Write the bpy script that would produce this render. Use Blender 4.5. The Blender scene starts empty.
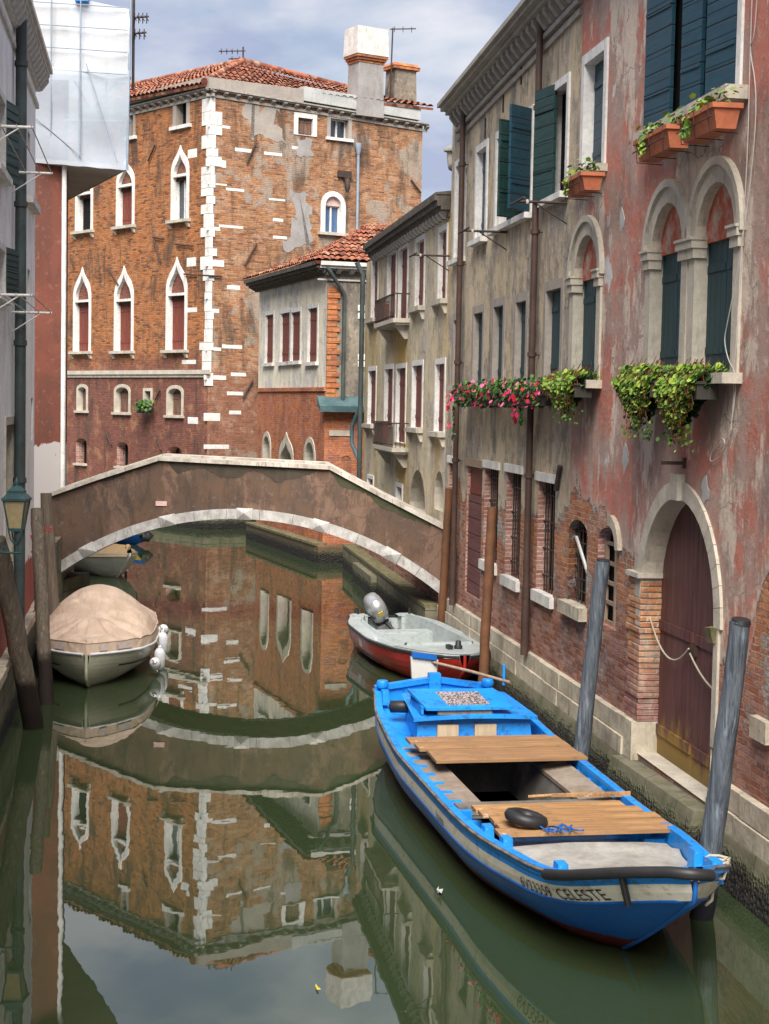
import bpy, math, random
from mathutils import Vector, Matrix, geometry, noise
R_=math.radians
random.seed(7)
sc=bpy.context.scene; COL=sc.collection
# ---------------------------------------------------------------- camera
F=1600.0; CAMH=4.8; PITCH=math.atan(107/1600); ROLL=.019
cp,sp=math.cos(PITCH),math.sin(PITCH); cr,sr=math.cos(ROLL),math.sin(ROLL)
FW=Vector((0,cp,-sp)); U0=Vector((0,sp,cp)); X0=Vector((1,0,0))
RT=X0*cr+U0*sr; UP=U0*cr-X0*sr; CO=Vector((0,0,CAMH))
cam=bpy.data.cameras.new('camera'); co=bpy.data.objects.new('camera',cam); COL.objects.link(co)
m=Matrix((RT,UP,-FW)).transposed().to_4x4(); m.translation=CO; co.matrix_world=m
cam.sensor_fit='HORIZONTAL'; cam.sensor_width=36; cam.lens=36*F/769; cam.clip_start=.1; cam.clip_end=2000
sc.camera=co
def ray(px,py): return FW+RT*((px-384.5)/F)-UP*((py-512)/F)
def P3(px,py,Y):
    r=ray(px,py); return CO+r*(Y/r.y)
def PZ(px,py,z):
    r=ray(px,py); return CO+r*((z-CAMH)/r.z)
# ---------------------------------------------------------------- sky and sun
SUN_EL,SUN_AZ=R_(50),R_(183)   # azimuth clockwise from +Y
SKY_STR=.06; CLOUD_STR=.47; SUN_STR=4.9; EXPOSURE=.98
w=bpy.data.worlds.new('World'); sc.world=w; w.use_nodes=True
nt=w.node_tree; nt.nodes.clear()
def wn(t,**k):
    n=nt.nodes.new(t)
    for a,b in k.items(): setattr(n,a,b)
    return n
sky=wn('ShaderNodeTexSky',sky_type='NISHITA',sun_disc=False,sun_elevation=SUN_EL,sun_rotation=SUN_AZ,air_density=1.0,dust_density=1.5,ozone_density=3.0)
bg1=wn('ShaderNodeBackground'); bg1.inputs[1].default_value=SKY_STR
bg2=wn('ShaderNodeBackground'); bg2.inputs[1].default_value=CLOUD_STR
tc=wn('ShaderNodeTexCoord'); mp=wn('ShaderNodeMapping'); mp.inputs['Scale'].default_value=(1,1,2.6); mp.inputs['Location'].default_value=(.3,.1,.25)
nz=wn('ShaderNodeTexNoise'); nz.inputs['Scale'].default_value=6.5; nz.inputs['Detail'].default_value=6; nz.inputs['Roughness'].default_value=.5; nz.inputs['Distortion'].default_value=.3
rp=wn('ShaderNodeValToRGB'); rp.color_ramp.elements[0].position=.40; rp.color_ramp.elements[1].position=.58
rp.color_ramp.elements[0].color=(.42,.42,.42,1); rp.color_ramp.elements[1].color=(.93,.93,.93,1)
nz2=wn('ShaderNodeTexNoise'); nz2.inputs['Scale'].default_value=9; nz2.inputs['Detail'].default_value=5
cr2=wn('ShaderNodeValToRGB'); cr2.color_ramp.elements[0].position=.38; cr2.color_ramp.elements[1].position=.62
cr2.color_ramp.elements[0].color=(.50,.56,.76,1); cr2.color_ramp.elements[1].color=(.92,.93,1.0,1)
mx=wn('ShaderNodeMixShader'); out=wn('ShaderNodeOutputWorld')
L=nt.links.new
L(tc.outputs['Generated'],mp.inputs[0]); L(mp.outputs[0],nz.inputs[0]); L(mp.outputs[0],nz2.inputs[0])
L(nz.outputs[0],rp.inputs[0]); L(nz2.outputs[0],cr2.inputs[0]); L(cr2.outputs[0],bg2.inputs[0]); L(sky.outputs[0],bg1.inputs[0])
L(rp.outputs[0],mx.inputs[0]); L(bg1.outputs[0],mx.inputs[1]); L(bg2.outputs[0],mx.inputs[2]); L(mx.outputs[0],out.inputs[0])
sl=bpy.data.lights.new('sun','SUN'); sl.energy=SUN_STR; sl.angle=R_(42); sl.color=(1,.955,.88)
so=bpy.data.objects.new('sun',sl); COL.objects.link(so)
sd=Vector((math.sin(SUN_AZ)*math.cos(SUN_EL),math.cos(SUN_AZ)*math.cos(SUN_EL),math.sin(SUN_EL)))
so.rotation_euler=sd.to_track_quat('Z','Y').to_euler(); so.location=(0,-5,30)
vs=sc.view_settings; vs.view_transform='Standard'; vs.look='None'; vs.exposure=EXPOSURE; vs.gamma=1; vs.use_curve_mapping=False
sc.cycles.max_bounces=5; sc.cycles.glossy_bounces=3; sc.cycles.transparent_max_bounces=6

# ---------------------------------------------------------------- materials
class G:
    def __init__(s,name):
        s.m=bpy.data.materials.new(name); s.m.use_nodes=True; s.t=s.m.node_tree; s.b=s.t.nodes['Principled BSDF']
        s.tc=s.t.nodes.new('ShaderNodeTexCoord'); s.co=s.tc.outputs['Object']
    def N(s,t,ins={},**k):
        n=s.t.nodes.new(t)
        for a,b in k.items(): setattr(n,a,b)
        for a,b in ins.items(): s.put(n.inputs[a],b)
        return n
    def put(s,i,v):
        if isinstance(v,bpy.types.NodeSocket): s.t.links.new(v,i)
        else:
            if isinstance(v,(tuple,list)) and len(v)==3 and i.type=='RGBA': v=tuple(v)+(1,)
            i.default_value=v
    def map(s,sc_=(1,1,1),loc=(0,0,0),co=None): return s.N('ShaderNodeMapping',{0:co or s.co,'Scale':sc_,'Location':loc}).outputs[0]
    def noise(s,scale,detail=4,rough=.55,co=None,dist=0): return s.N('ShaderNodeTexNoise',{'Vector':co or s.co,'Scale':scale,'Detail':detail,'Roughness':rough,'Distortion':dist}).outputs[0]
    def ramp(s,v,a,b,c0=0,c1=1):
        return s.N('ShaderNodeMapRange',{0:v,1:a,2:b,3:c0,4:c1},clamp=True,interpolation_type='SMOOTHSTEP').outputs[0]
    def mix(s,f,a,b,mode='MIX'):
        n=s.N('ShaderNodeMix',data_type='RGBA',blend_type=mode); s.put(n.inputs[0],f); s.put(n.inputs[6],a); s.put(n.inputs[7],b); return n.outputs[2]
    def math(s,op,a,b=0.0,c=None):
        n=s.N('ShaderNodeMath',operation=op); s.put(n.inputs[0],a); s.put(n.inputs[1],b)
        if c is not None: s.put(n.inputs[2],c)
        return n.outputs[0]
    def xyz(s):
        n=s.N('ShaderNodeSeparateXYZ',{0:s.co}); return n.outputs
    def bump(s,h,strength=.5,dist=.02): s.put(s.b.inputs['Normal'],s.N('ShaderNodeBump',{'Height':h,'Strength':strength,'Distance':dist}).outputs[0])
    def fin(s,col,rough=.85,spec=.3,metal=0):
        s.put(s.b.inputs['Base Color'],col); s.put(s.b.inputs['Roughness'],rough); s.put(s.b.inputs['Specular IOR Level'],spec); s.put(s.b.inputs['Metallic'],metal); return s.m
def weath(name,a,b,stain=(.05,.045,.04),amt=.5,scale=2.,rough=.8,spec=.3,bump=.3,metal=0,streak=(3,3,.5),fine=18):
    g=G(name); n1=g.noise(scale,6,.6); c=g.mix(g.ramp(n1,.35,.65),a,b)
    n2=g.noise(scale*1.3,5,.65,g.map(streak,(3,5,1))); c=g.mix(g.ramp(n2,.52,.78,0,amt),c,stain)
    n3=g.noise(fine,4,.7); c=g.mix(.25,c,g.mix(g.ramp(n3,.3,.7),(.55,.55,.55),(1.25,1.25,1.25)),'MULTIPLY')
    g.bump(g.math('ADD',n3,g.math('MULTIPLY',n1,2.)),bump,.01)
    return g.fin(c,rough,spec,metal)
def bricks(g,c1,c2,c3,mort,bw=.26,rh=.072,ms=.010,loc=0.):
    x=g.xyz(); wob=g.noise(1.1,3); u=g.math('ADD',x[0],x[1]); z=g.math('ADD',x[2],g.math('MULTIPLY',wob,.05))
    v=g.N('ShaderNodeCombineXYZ',{0:g.math('ADD',u,loc),1:z}).outputs[0]
    v=g.N('ShaderNodeVectorMath',{0:v,1:g.N('ShaderNodeVectorMath',{0:g.N('ShaderNodeTexNoise',{'Vector':g.co,'Scale':6.,'Detail':3.}).outputs[1],1:(.032,.026,.0)},operation='MULTIPLY').outputs[0]},operation='ADD').outputs[0]
    t=g.N('ShaderNodeTexBrick',{'Vector':v,'Color1':(0,0,0,1),'Color2':(1,1,1,1),'Mortar':(.5,.5,.5,1),'Scale':1.,'Mortar Size':ms,'Mortar Smooth':.35,'Bias':0.,'Brick Width':bw,'Row Height':rh})
    r=t.outputs[0]; fac=t.outputs[1]
    c=g.mix(g.ramp(r,.0,.55),c1,c2); c=g.mix(g.ramp(r,.62,1.0),c,c3)
    big=g.noise(.6,5,.6); c=g.mix(g.ramp(big,.4,.75,0,.5),c,g.mix(.5,c1,c3))
    mo=g.mix(g.ramp(g.noise(2.3,5,.6),.35,.65),mort,tuple(q*.38 for q in mort))
    c=g.mix(g.ramp(g.noise(21,3,.7),.4,.75,0,.45),c,tuple(q*.45 for q in c1))
    c=g.mix(g.math('MULTIPLY',fac,.75),c,mo)
    return c,fac,r
def brickmat(name,c1,c2,c3,mort,patch=None,pamt=(.55,.68),dark=(.06,.045,.035),damt=.6,low=None,eff=None,bw=.26,rh=.072,grime=None,ms=.010):
    g=G(name); c,fac,r=bricks(g,c1,c2,c3,mort,bw,rh,ms)
    h=g.math('ADD',g.math('MULTIPLY',fac,-1.),g.math('MULTIPLY',r,.4))
    x=g.xyz()
    if low:  # bands of different brick towards the foot of the wall: (z0,z1,colour,amount)
        z0,z1,lc,am=low; nn=g.math('MULTIPLY',g.math('SUBTRACT',g.noise(.7,5,.6),.5),3.)
        c=g.mix(g.ramp(g.math('ADD',x[2],nn),z1,z0,0,am),c,g.mix(.35,c,lc,'MIX') if False else g.mix(g.ramp(r,.1,.9),lc,tuple(q*1.5 for q in lc)))
    if eff:  # lime efflorescence
        c=g.mix(g.ramp(g.noise(1.4,7,.72),.5,.68,0,.75),c,eff)
    if patch:
        pn=g.noise(.55,7,.62,g.map((1,1,1),(2,1,7))); pm=g.ramp(pn,*pamt)
        c=g.mix(pm,c,patch); h=g.math('ADD',h,pm)
    c=g.mix(g.ramp(g.noise(.9,7,.7,g.map((1.6,1.6,.4)),dist=.5),.49,.66,0,damt),c,dark)
    c=g.mix(g.ramp(g.noise(2.2,6,.75,g.map((1,1,1),(5,1,1))),.54,.62,0,damt*.6),c,tuple(q*.8 for q in c1[:3]) if False else (.10,.06,.04))
    c=g.mix(.45,c,g.mix(g.ramp(g.noise(14,4,.7),.3,.7),(.5,.5,.5),(1.3,1.3,1.3)),'MULTIPLY')
    g.bump(h,.6,.015); return g.fin(c,.9,.2)
def plaster(name,cols,brick=None,stops=None,umax=30.,zmax=6.,amp=1.2,dark=(.07,.06,.055),damt=.55,fine=.22,white=None,yel=None,base=None):
    """cols: three plaster tones; stops: (u,z) heights below which the render has fallen off the bricks"""
    g=G(name); x=g.xyz()
    n1=g.noise(.75,8,.68); c=g.mix(g.ramp(n1,.42,.56),cols[0],cols[1])
    n2=g.noise(1.0,7,.68,g.map((1,1,.45),(4,2,1))); c=g.mix(g.ramp(n2,.515,.56),c,cols[2])
    if yel: c=g.mix(g.ramp(g.noise(.4,4,.5,g.map((1.3,1.3,.3),(9,3,2))),.5,.62,0,.8),c,yel)
    n3=g.noise(1.9,8,.74,g.map((1.3,1.3,.34),(1,7,1)),dist=.6); c=g.mix(g.ramp(n3,.47,.68,0,damt),c,dark)
    n4=g.noise(6,8,.78); c=g.mix(g.ramp(n4,.55,.62,0,.5),c,tuple(min(1,q*1.5+.04) for q in cols[1]))
    n5=g.noise(2.6,8,.75,g.map((1,1,.8),(11,3,6))); c=g.mix(g.ramp(n5,.53,.58,0,damt*.85),c,tuple(q*.5 for q in cols[2]))
    cr_=g.N('ShaderNodeTexVoronoi',{'Vector':g.N('ShaderNodeVectorMath',{0:g.co,1:g.N('ShaderNodeVectorMath',{0:g.N('ShaderNodeTexNoise',{'Vector':g.co,'Scale':3.,'Detail':5.}).outputs[1],1:(.5,.5,.5)},operation='MULTIPLY').outputs[0]},operation='ADD').outputs[0],'Scale':.9},feature='DISTANCE_TO_EDGE').outputs[0]
    c=g.mix(g.math('MULTIPLY',g.ramp(cr_,.012,.003),g.ramp(n2,.5,.56,0,.55 if damt>.3 else .1)),c,(.04,.035,.03))
    if white:
        c=g.mix(g.ramp(g.noise(.9,8,.6,g.map((1,1,.7),(7,7,3))),.655,.68,0,.85),c,white)
    hh=g.math('MULTIPLY',n4,.35); hh=g.math('ADD',hh,g.math('MULTIPLY',g.noise(2.2,5,.6),.6))
    if brick:
        un=g.math('DIVIDE',x[0],umax)
        r=g.N('ShaderNodeValToRGB',{0:un}); el=r.color_ramp.elements
        while len(el)<len(stops): el.new(.5)
        for e,(u,z) in zip(el,sorted(stops)): e.position=u/umax; e.color=(z/zmax,)*3+(1,)
        th=g.math('MULTIPLY',r.outputs[0],zmax)
        nn=g.math('MULTIPLY',g.math('SUBTRACT',g.noise(1.0,7,.68,g.map((1,1,.8),(5,5,5))),.5),amp*3.2)
        d=g.math('SUBTRACT',g.math('ADD',th,nn),x[2]); mask=g.ramp(d,-.02,.03)
        edge=g.ramp(d,-.22,.0); c=g.mix(g.math('MULTIPLY',edge,.6),c,(.42,.38,.33))  # pale rim painted as a highlight along the broken render's border
        bc,fac,rr=bricks(g,*brick[:4])
        bc=g.mix(g.ramp(g.noise(1.7,7,.72,g.map((1,1,1),(1,9,4))),.52,.66,0,.6),bc,brick[4])
        isl=g.ramp(g.noise(2.2,7,.74,g.map((1,1,.8),(3,8,2))),.535,.55); bc=g.mix(isl,bc,g.mix(g.ramp(n4,.4,.6),(.50,.45,.41),(.30,.25,.21)))
        bc=g.mix(g.ramp(g.noise(16,4,.8),.52,.66,0,.6),bc,(.07,.035,.025))
        zz=g.ramp(g.math('ADD',x[2],g.math('MULTIPLY',g.math('SUBTRACT',n1,.5),3.)),2.6,1.6,0,.6); bc=g.mix(zz,bc,g.mix(g.ramp(rr,.2,.8),(.20,.075,.065),(.42,.25,.22)))
        bc=g.mix(g.ramp(n3,.5,.75,0,.35),bc,dark)
        c=g.mix(mask,c,bc)
        hb=g.math('ADD',g.math('ADD',g.math('MULTIPLY',fac,-1.6),g.math('MULTIPLY',isl,1.4)),g.math('ADD',-2.,g.math('MULTIPLY',g.noise(16,4,.8),1.2))); hh=g.math('ADD',g.math('MULTIPLY',hh,g.math('SUBTRACT',1.,mask)),g.math('MULTIPLY',hb,mask))
        g.bump(hh,1.,.05)
    else: g.bump(hh,.5,.012)
    if base: c=g.mix(g.ramp(g.math('ADD',x[2],g.math('MULTIPLY',g.math('SUBTRACT',n2,.5),.9)),base[0]+.02,base[0],0,1),c,base[1])
    return g.fin(c,.9,.2)
def algae(name,a,b,top=.5):
    g=G(name); x=g.xyz(); n=g.noise(3,6,.65); c=g.mix(g.ramp(n,.35,.65),a,b)
    c=g.mix(g.ramp(g.noise(1.5,5,.6,g.map((2,2,.4))),.45,.7,0,.7),c,(.05,.065,.025))
    z=g.math('ADD',x[2],g.math('MULTIPLY',g.math('SUBTRACT',n,.5),.35))
    c=g.mix(g.ramp(z,top,top-.25,0,.85),c,(.045,.05,.022)); c=g.mix(g.ramp(z,.33,.18),c,(.012,.011,.009))
    v=g.N('ShaderNodeTexVoronoi',{'Vector':g.co,'Scale':22.}).outputs[0]
    c=g.mix(g.math('MULTIPLY',g.ramp(z,.4,.3),g.ramp(v,.5,.1,0,.35)),c,(.12,.10,.09))
    bl=g.N('ShaderNodeTexBrick',{'Vector':g.N('ShaderNodeCombineXYZ',{0:g.math('ADD',x[0],x[1]),1:x[2]}).outputs[0],'Scale':1.,'Mortar Size':.012,'Brick Width':1.1,'Row Height':.28,'Mortar Smooth':.5}).outputs[1]
    c=g.mix(g.math('MULTIPLY',bl,.6),c,(.03,.03,.02))
    g.bump(g.math('ADD',g.math('MULTIPLY',bl,-1.),g.math('ADD',n,g.math('MULTIPLY',v,g.ramp(z,.4,.3,0,2.)))),.7,.03); return g.fin(c,.75,.35)
def plain(name,c,rough=.6,spec=.4,metal=0):
    g=G(name); n=g.noise(12,4,.6); c2=g.mix(.35,c,g.mix(g.ramp(n,.3,.7),(.6,.6,.6),(1.2,1.2,1.2)),'MULTIPLY'); return g.fin(c2,rough,spec,metal)
def planks(name,a,b,axis=0,wd=.14,rough=.75,stain=(.06,.04,.03),amt=.3,groove=True,spec=.3):
    """painted or bare boards; axis = direction across the boards (0 u,2 z)"""
    g=G(name); x=g.xyz(); st=(8,8,.7) if axis==0 else (.7,8,8)
    n=g.noise(2.2,6,.65,g.map(st)); c=g.mix(g.ramp(n,.3,.7),a,b)
    c=g.mix(g.ramp(g.noise(1.2,6,.7),.5,.72,0,amt),c,stain)
    if groove:
        f=g.math('FRACT',g.math('DIVIDE',x[axis],wd)); gr=g.ramp(g.math('ABSOLUTE',g.math('SUBTRACT',f,.5)),.44,.49)
        c=g.mix(g.math('MULTIPLY',gr,.75),c,(.01,.01,.01)); g.bump(g.math('ADD',g.math('MULTIPLY',gr,-2.),g.math('MULTIPLY',n,.5)),.6,.01)
    else: g.bump(n,.4,.006)
    return g.fin(c,rough,spec)
BR_OR=((.42,.16,.055),(.55,.23,.075),(.30,.11,.05),(.42,.31,.2))
M={}
M['pal_left']=brickmat('palazzo brick orange',(.31,.108,.04),(.45,.18,.068),(.10,.048,.035),(.25,.15,.09),low=(5.5,7.0,(.12,.048,.042),.85),damt=.8,eff=(.36,.19,.10))
M['pal_right']=brickmat('palazzo brick worn',(.29,.105,.045),(.43,.22,.11),(.13,.065,.048),(.32,.235,.16),patch=(.30,.235,.185),pamt=(.535,.60),low=(4.5,7.0,(.18,.075,.055),.6),eff=(.44,.30,.21),damt=.72)
M['small_brick']=brickmat('red brick salted',(.46,.13,.05),(.55,.20,.08),(.30,.10,.08),(.40,.28,.22),eff=(.34,.17,.16),damt=.4)
M['brick_quoin']=brickmat('brick dark orange',(.40,.13,.05),(.5,.2,.08),(.24,.08,.05),(.2,.14,.1),bw=.3,rh=.14,damt=.3)
M['brick_gate']=brickmat('brick pier weathered',(.50,.19,.07),(.62,.30,.13),(.36,.12,.06),(.55,.47,.38),low=(1.5,2.3,(.25,.12,.11),.9),damt=.5,ms=.014,eff=(.45,.36,.30))
M['brick_jamb']=brickmat('brick jamb purple',(.33,.13,.10),(.5,.27,.22),(.24,.09,.07),(.55,.48,.42),eff=(.5,.42,.38),damt=.4,ms=.014)
BRK=((.44,.15,.06),(.60,.26,.12),(.33,.10,.06),(.58,.50,.42),(.50,.40,.36))
M['pink']=plaster('pink render',((.46,.17,.125),(.37,.255,.215),(.56,.46,.38)),BRK,[(0,3.6),(23,3.6),(24.8,3.5),(25.8,2.9),(26.4,2.5),(29.,2.2),(30.2,2.2),(30.7,3.3),(42,3.)],umax=42.,amp=.62,dark=(.11,.09,.08),damt=.5,white=(.55,.55,.55))
M['grey']=plaster('grey yellow render',((.52,.42,.28),(.44,.36,.27),(.31,.27,.225)),BRK,[(0,2.6),(14,3.2),(17,3.3),(20,3.1),(22,3.1),(24,3.5),(42,3.5)],umax=42.,amp=.6,dark=(.085,.075,.065),damt=.55,white=None)
M['yellow']=plaster('pale yellow render',((.58,.49,.33),(.52,.44,.32),(.43,.38,.31)),BRK,[(0,1.2),(10,1.2),(14,1.4),(42,1.4)],umax=42.,amp=.5,dark=(.14,.125,.10),damt=.42,yel=(.45,.30,.10))
M['white_pl']=plaster('white render',((.86,.83,.82),(.81,.78,.78),(.72,.70,.70)),None,damt=.15,dark=(.35,.33,.32),base=(1.95,(.36,.11,.09)))
M['cream']=plaster('cream render streaked',((.74,.67,.53),(.66,.60,.49),(.52,.50,.47)),None,damt=.4,dark=(.2,.21,.23))
M['greypl']=plaster('grey brown render',((.20,.17,.135),(.27,.225,.17),(.15,.13,.11)),None,damt=.6,dark=(.07,.06,.055))
M['brown']=plaster('brown red render',((.16,.055,.038),(.14,.05,.035),(.12,.048,.035)),None,damt=.12,base=(3.75,(.38,.35,.34)))
M['bridge']=plaster('bridge render',((.125,.075,.05),(.10,.066,.05),(.17,.105,.075)),None,damt=.75,dark=(.05,.042,.036))
M['bridge_under']=brickmat('vault brick',(.2,.1,.06),(.25,.13,.08),(.12,.07,.05),(.2,.16,.12))
M['white']=weath('istrian stone',(.70,.68,.65),(.56,.54,.51),(.16,.145,.13),.65,2.8)
M['stone']=weath('weathered stone',(.50,.45,.37),(.40,.36,.30),(.12,.11,.09),.6,2.5,bump=.5)
M['ringstone']=weath('arch stone',(.48,.46,.44),(.33,.31,.29),(.08,.075,.065),.7,4.,bump=.4)
M['coping']=weath('coping stone',(.55,.50,.44),(.36,.31,.26),(.06,.055,.04),.75,3.,bump=.5)
M['course']=weath('plinth blocks',(.52,.46,.36),(.36,.31,.24),(.09,.09,.04),.85,2.6,bump=1.,fine=9)
M['step']=algae('worn wet step',(.19,.17,.125),(.12,.115,.07),.5)
M['sh_red2']=planks('faded maroon door',(.10,.035,.035),(.16,.065,.06),2,.3,.7,(.05,.03,.03),.4)
M['tide']=algae('tide stained stone',(.20,.17,.12),(.14,.13,.085))
M['tide_br']=algae('tide stained brick',(.30,.13,.08),(.22,.12,.08),.6)
M['dark']=plain('painted room shade',(.012,.011,.012),.9,.1)  # near-black colour painted as the shadow of rooms behind the openings
M['glassd']=plain('window glass dark',(.03,.04,.06),.08,.8)
M['glassb']=plain('window glass sky',(.05,.10,.2),.04,1.)
M['sh_blue']=planks('blue green shutter paint',(.008,.036,.058),(.013,.052,.078),2,.24,.5,(.01,.02,.03),.3,spec=.35)
M['sh_green']=planks('dark green shutter paint',(.012,.035,.035),(.02,.055,.05),2,.22,.55,(.01,.015,.015),.4)
M['sh_arch']=planks('teal shutter paint',(.010,.038,.046),(.014,.052,.062),0,.16,.55,(.01,.02,.02),.3)
M['sh_red']=planks('maroon shutter paint',(.13,.03,.02),(.19,.05,.032),0,.2,.65,(.05,.02,.015),.4)
M['sh_brown']=planks('old brown boards',(.10,.05,.035),(.19,.11,.08),0,.16,.8,(.04,.03,.025),.5)
def gate_mat():
    g=G('maroon gate paint'); x=g.xyz(); n=g.noise(1.6,7,.68,g.map((7,7,.8))); c=g.mix(g.ramp(n,.3,.7),(.075,.028,.027),(.135,.058,.05))
    f=g.math('FRACT',g.math('DIVIDE',x[0],.16)); gr=g.ramp(g.math('ABSOLUTE',g.math('SUBTRACT',f,.5)),.455,.49)
    c=g.mix(g.math('MULTIPLY',gr,.6),c,(.02,.01,.01))
    n2=g.noise(2.4,7,.7,g.map((1.4,1.4,.5),(2,2,2)))
    c=g.mix(g.ramp(g.math('ADD',x[2],g.math('MULTIPLY',n2,-1.7)),.22,-.12,0,.85),c,(.30,.18,.03))
    c=g.mix(g.ramp(x[2],.8,.55,0,.5),c,(.05,.05,.015))
    g.bump(g.math('ADD',g.math('MULTIPLY',gr,-2.),n),.5,.01); return g.fin(c,.6,.35)
M['gate']=gate_mat()
M['iron']=weath('rusty iron',(.035,.028,.025),(.07,.04,.03),(.02,.015,.012),.4,6,.7)
M['mossy']=weath('mossy stone',(.20,.17,.10),(.09,.09,.035),(.03,.03,.015),.6,6)
M['drip']=weath('moss and soot drips',(.045,.036,.026),(.065,.05,.035),(.02,.02,.014),.5,4)
M['drip_g']=weath('green moss drips',(.035,.042,.016),(.06,.055,.03),(.015,.015,.01),.5,4)
M['pipe']=weath('brown downpipe',(.055,.032,.026),(.075,.045,.035),(.02,.015,.012),.4,3,.5)
M['pipe_g']=weath('green grey downpipe',(.06,.085,.085),(.045,.05,.05),(.02,.02,.02),.4,2,.5)
M['copper']=weath('verdigris copper',(.07,.12,.13),(.04,.08,.09),(.05,.05,.05),.5,2.5,.6)
M['zinc']=weath('zinc pipe',(.25,.30,.36),(.2,.24,.3),(.1,.1,.1),.3,3,.45)
M['gutter']=weath('dark eaves',(.07,.06,.05),(.11,.095,.08),(.03,.025,.02),.5,3)
M['cornice']=weath('grey cornice stone',(.34,.31,.27),(.26,.235,.21),(.07,.06,.05),.6,3)
M['cornice_p']=weath('sooty cornice stone',(.36,.33,.29),(.25,.225,.2),(.07,.06,.05),.7,3)
M['cornice_w']=weath('white cornice stone',(.60,.57,.54),(.48,.45,.42),(.2,.18,.16),.5,3)
M['terra']=weath('terracotta planter',(.42,.13,.06),(.36,.11,.055),(.2,.08,.05),.3,8,.7)
M['planter_d']=plain('dark planter',(.03,.028,.022),.7)
def tilemat():
    g=G('roof tile'); x=g.xyz()
    v=g.N('ShaderNodeTexVoronoi',{'Vector':g.map((1,1,1)),'Scale':4.5}); s_=g.N('ShaderNodeSeparateColor',{0:v.outputs[1]}).outputs
    c=g.mix(g.ramp(s_[0],.1,.9),(.13,.042,.028),(.36,.125,.07)); c=g.mix(g.ramp(s_[1],.7,.95,0,.8),c,(.42,.25,.17))
    c=g.mix(g.ramp(g.noise(2.5,6,.65),.5,.7,0,.75),c,(.07,.05,.04)); return g.fin(c,.85,.2)
M['tile']=tilemat()
def woodpole(name,a,b,dark,wl=.5):
    g=G(name); n=g.noise(2.,7,.68,g.map((12,12,.8))); c=g.mix(g.ramp(n,.32,.68),a,b); x=g.xyz()
    c=g.mix(g.ramp(g.noise(3,5,.6,g.map((9,9,.5),(3,3,3))),.56,.68,0,.6),c,tuple(min(1,q*1.9) for q in b))
    z=g.math('ADD',x[2],g.math('MULTIPLY',g.math('SUBTRACT',g.noise(4,5),.5),.5)); c=g.mix(g.ramp(z,wl+.15,wl-.15),c,dark)
    g.bump(n,.9,.02); return g.fin(c,.8,.25)
M['pole_grey']=woodpole('blue grey painted post',(.04,.05,.065),(.13,.15,.175),(.012,.013,.018),.35)
M['pole_wood']=woodpole('weathered oak post',(.11,.085,.065),(.18,.145,.11),(.018,.012,.009),.75)
M['pole_rust']=weath('rust brown pole',(.10,.045,.022),(.145,.06,.028),(.035,.02,.012),.7,3,.7,streak=(3,3,.3))
def boatpaint(name,a,b,wear,amt=.5,rough=.35):
    g=G(name); n=g.noise(1.5,6,.6); c=g.mix(g.ramp(n,.35,.65),a,b)
    c=g.mix(g.ramp(g.noise(7,7,.75,g.map((1,1,1.5),(1,4,2))),.545,.575,0,amt),c,wear)
    c=g.mix(g.ramp(g.noise(2.6,6,.7,g.map((1,1,1),(8,4,2))),.5,.7,0,.35),c,tuple(q*.55+.02 for q in a))
    c=g.mix(g.ramp(g.noise(19,4,.8,g.map((1,1,1),(3,3,3))),.64,.70,0,amt*.8),c,(.55,.55,.52))
    c=g.mix(g.ramp(g.noise(4,6,.7,g.map((1,1,.35),(5,2,7))),.55,.75,0,amt*.5),c,tuple(q*.35 for q in b))
    g.bump(g.noise(16,4),.25,.005); g.b.inputs['Coat Weight'].default_value=.12; return g.fin(c,rough,.4)
M['bblue']=boatpaint('bright blue boat paint',(.007,.20,.62),(.010,.26,.74),(.02,.04,.08),.45,.45)
M['bblue_d']=boatpaint('deep blue topsides',(.003,.085,.33),(.005,.10,.38),(.01,.02,.05),.15,.4)
M['bwhite']=boatpaint('white strake paint',(.70,.67,.57),(.76,.73,.63),(.36,.22,.12),.4)
M['bred']=boatpaint('antifouling red',(.085,.008,.008),(.11,.012,.01),(.03,.01,.01),.4,.5)
M['bdark']=plain('black rubber',(.018,.018,.02),.5,.4)
M['rub']=weath('worn rubbing strake',(.20,.17,.14),(.09,.075,.065),(.02,.02,.02),.6,6)
M['floorgrey']=weath('boat floor grey',(.22,.23,.22),(.28,.29,.28),(.1,.1,.1),.5,4)
M['deckgrey']=weath('grey canvas deck',(.34,.325,.30),(.25,.24,.22),(.15,.10,.07),.6,3,.7,streak=(1,1,1))
M['holdgrey']=weath('grey hold lining',(.11,.10,.09),(.16,.15,.135),(.045,.04,.035),.6,3)
M['sidedeck']=weath('worn brown grey side deck',(.20,.155,.12),(.27,.22,.18),(.08,.06,.045),.6,3)
def boards():
    g=G('ochre planks'); n=g.noise(1.4,7,.66,g.map((9,.8,9))); c=g.mix(g.ramp(n,.3,.7),(.24,.125,.05),(.44,.25,.11))
    rn=g.N('ShaderNodeObjectInfo').outputs['Random']; c=g.mix(g.math('MULTIPLY',rn,.6),c,(.20,.115,.07))
    c=g.mix(g.ramp(g.noise(5,6,.7),.64,.68,0,.6),c,(.6,.55,.5)); c=g.mix(g.ramp(g.noise(3,6,.75),.5,.7,0,.6),c,(.12,.07,.035)); g.bump(n,.5,.008); return g.fin(c,.7,.3)
M['boards']=boards()
M['oldwood']=planks('old grey wood',(.22,.15,.10),(.33,.24,.17),0,.3,.8,groove=False)
M['ventwood']=planks('pale vent wood',(.38,.29,.19),(.50,.40,.28),0,.09,.7)
def speck():
    g=G('speckled glass'); v=g.noise(34,3,.8); return g.fin(g.mix(g.ramp(v,.42,.6),(.04,.03,.04),(.42,.36,.36)),.35,.5)
M['speck']=speck()
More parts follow.
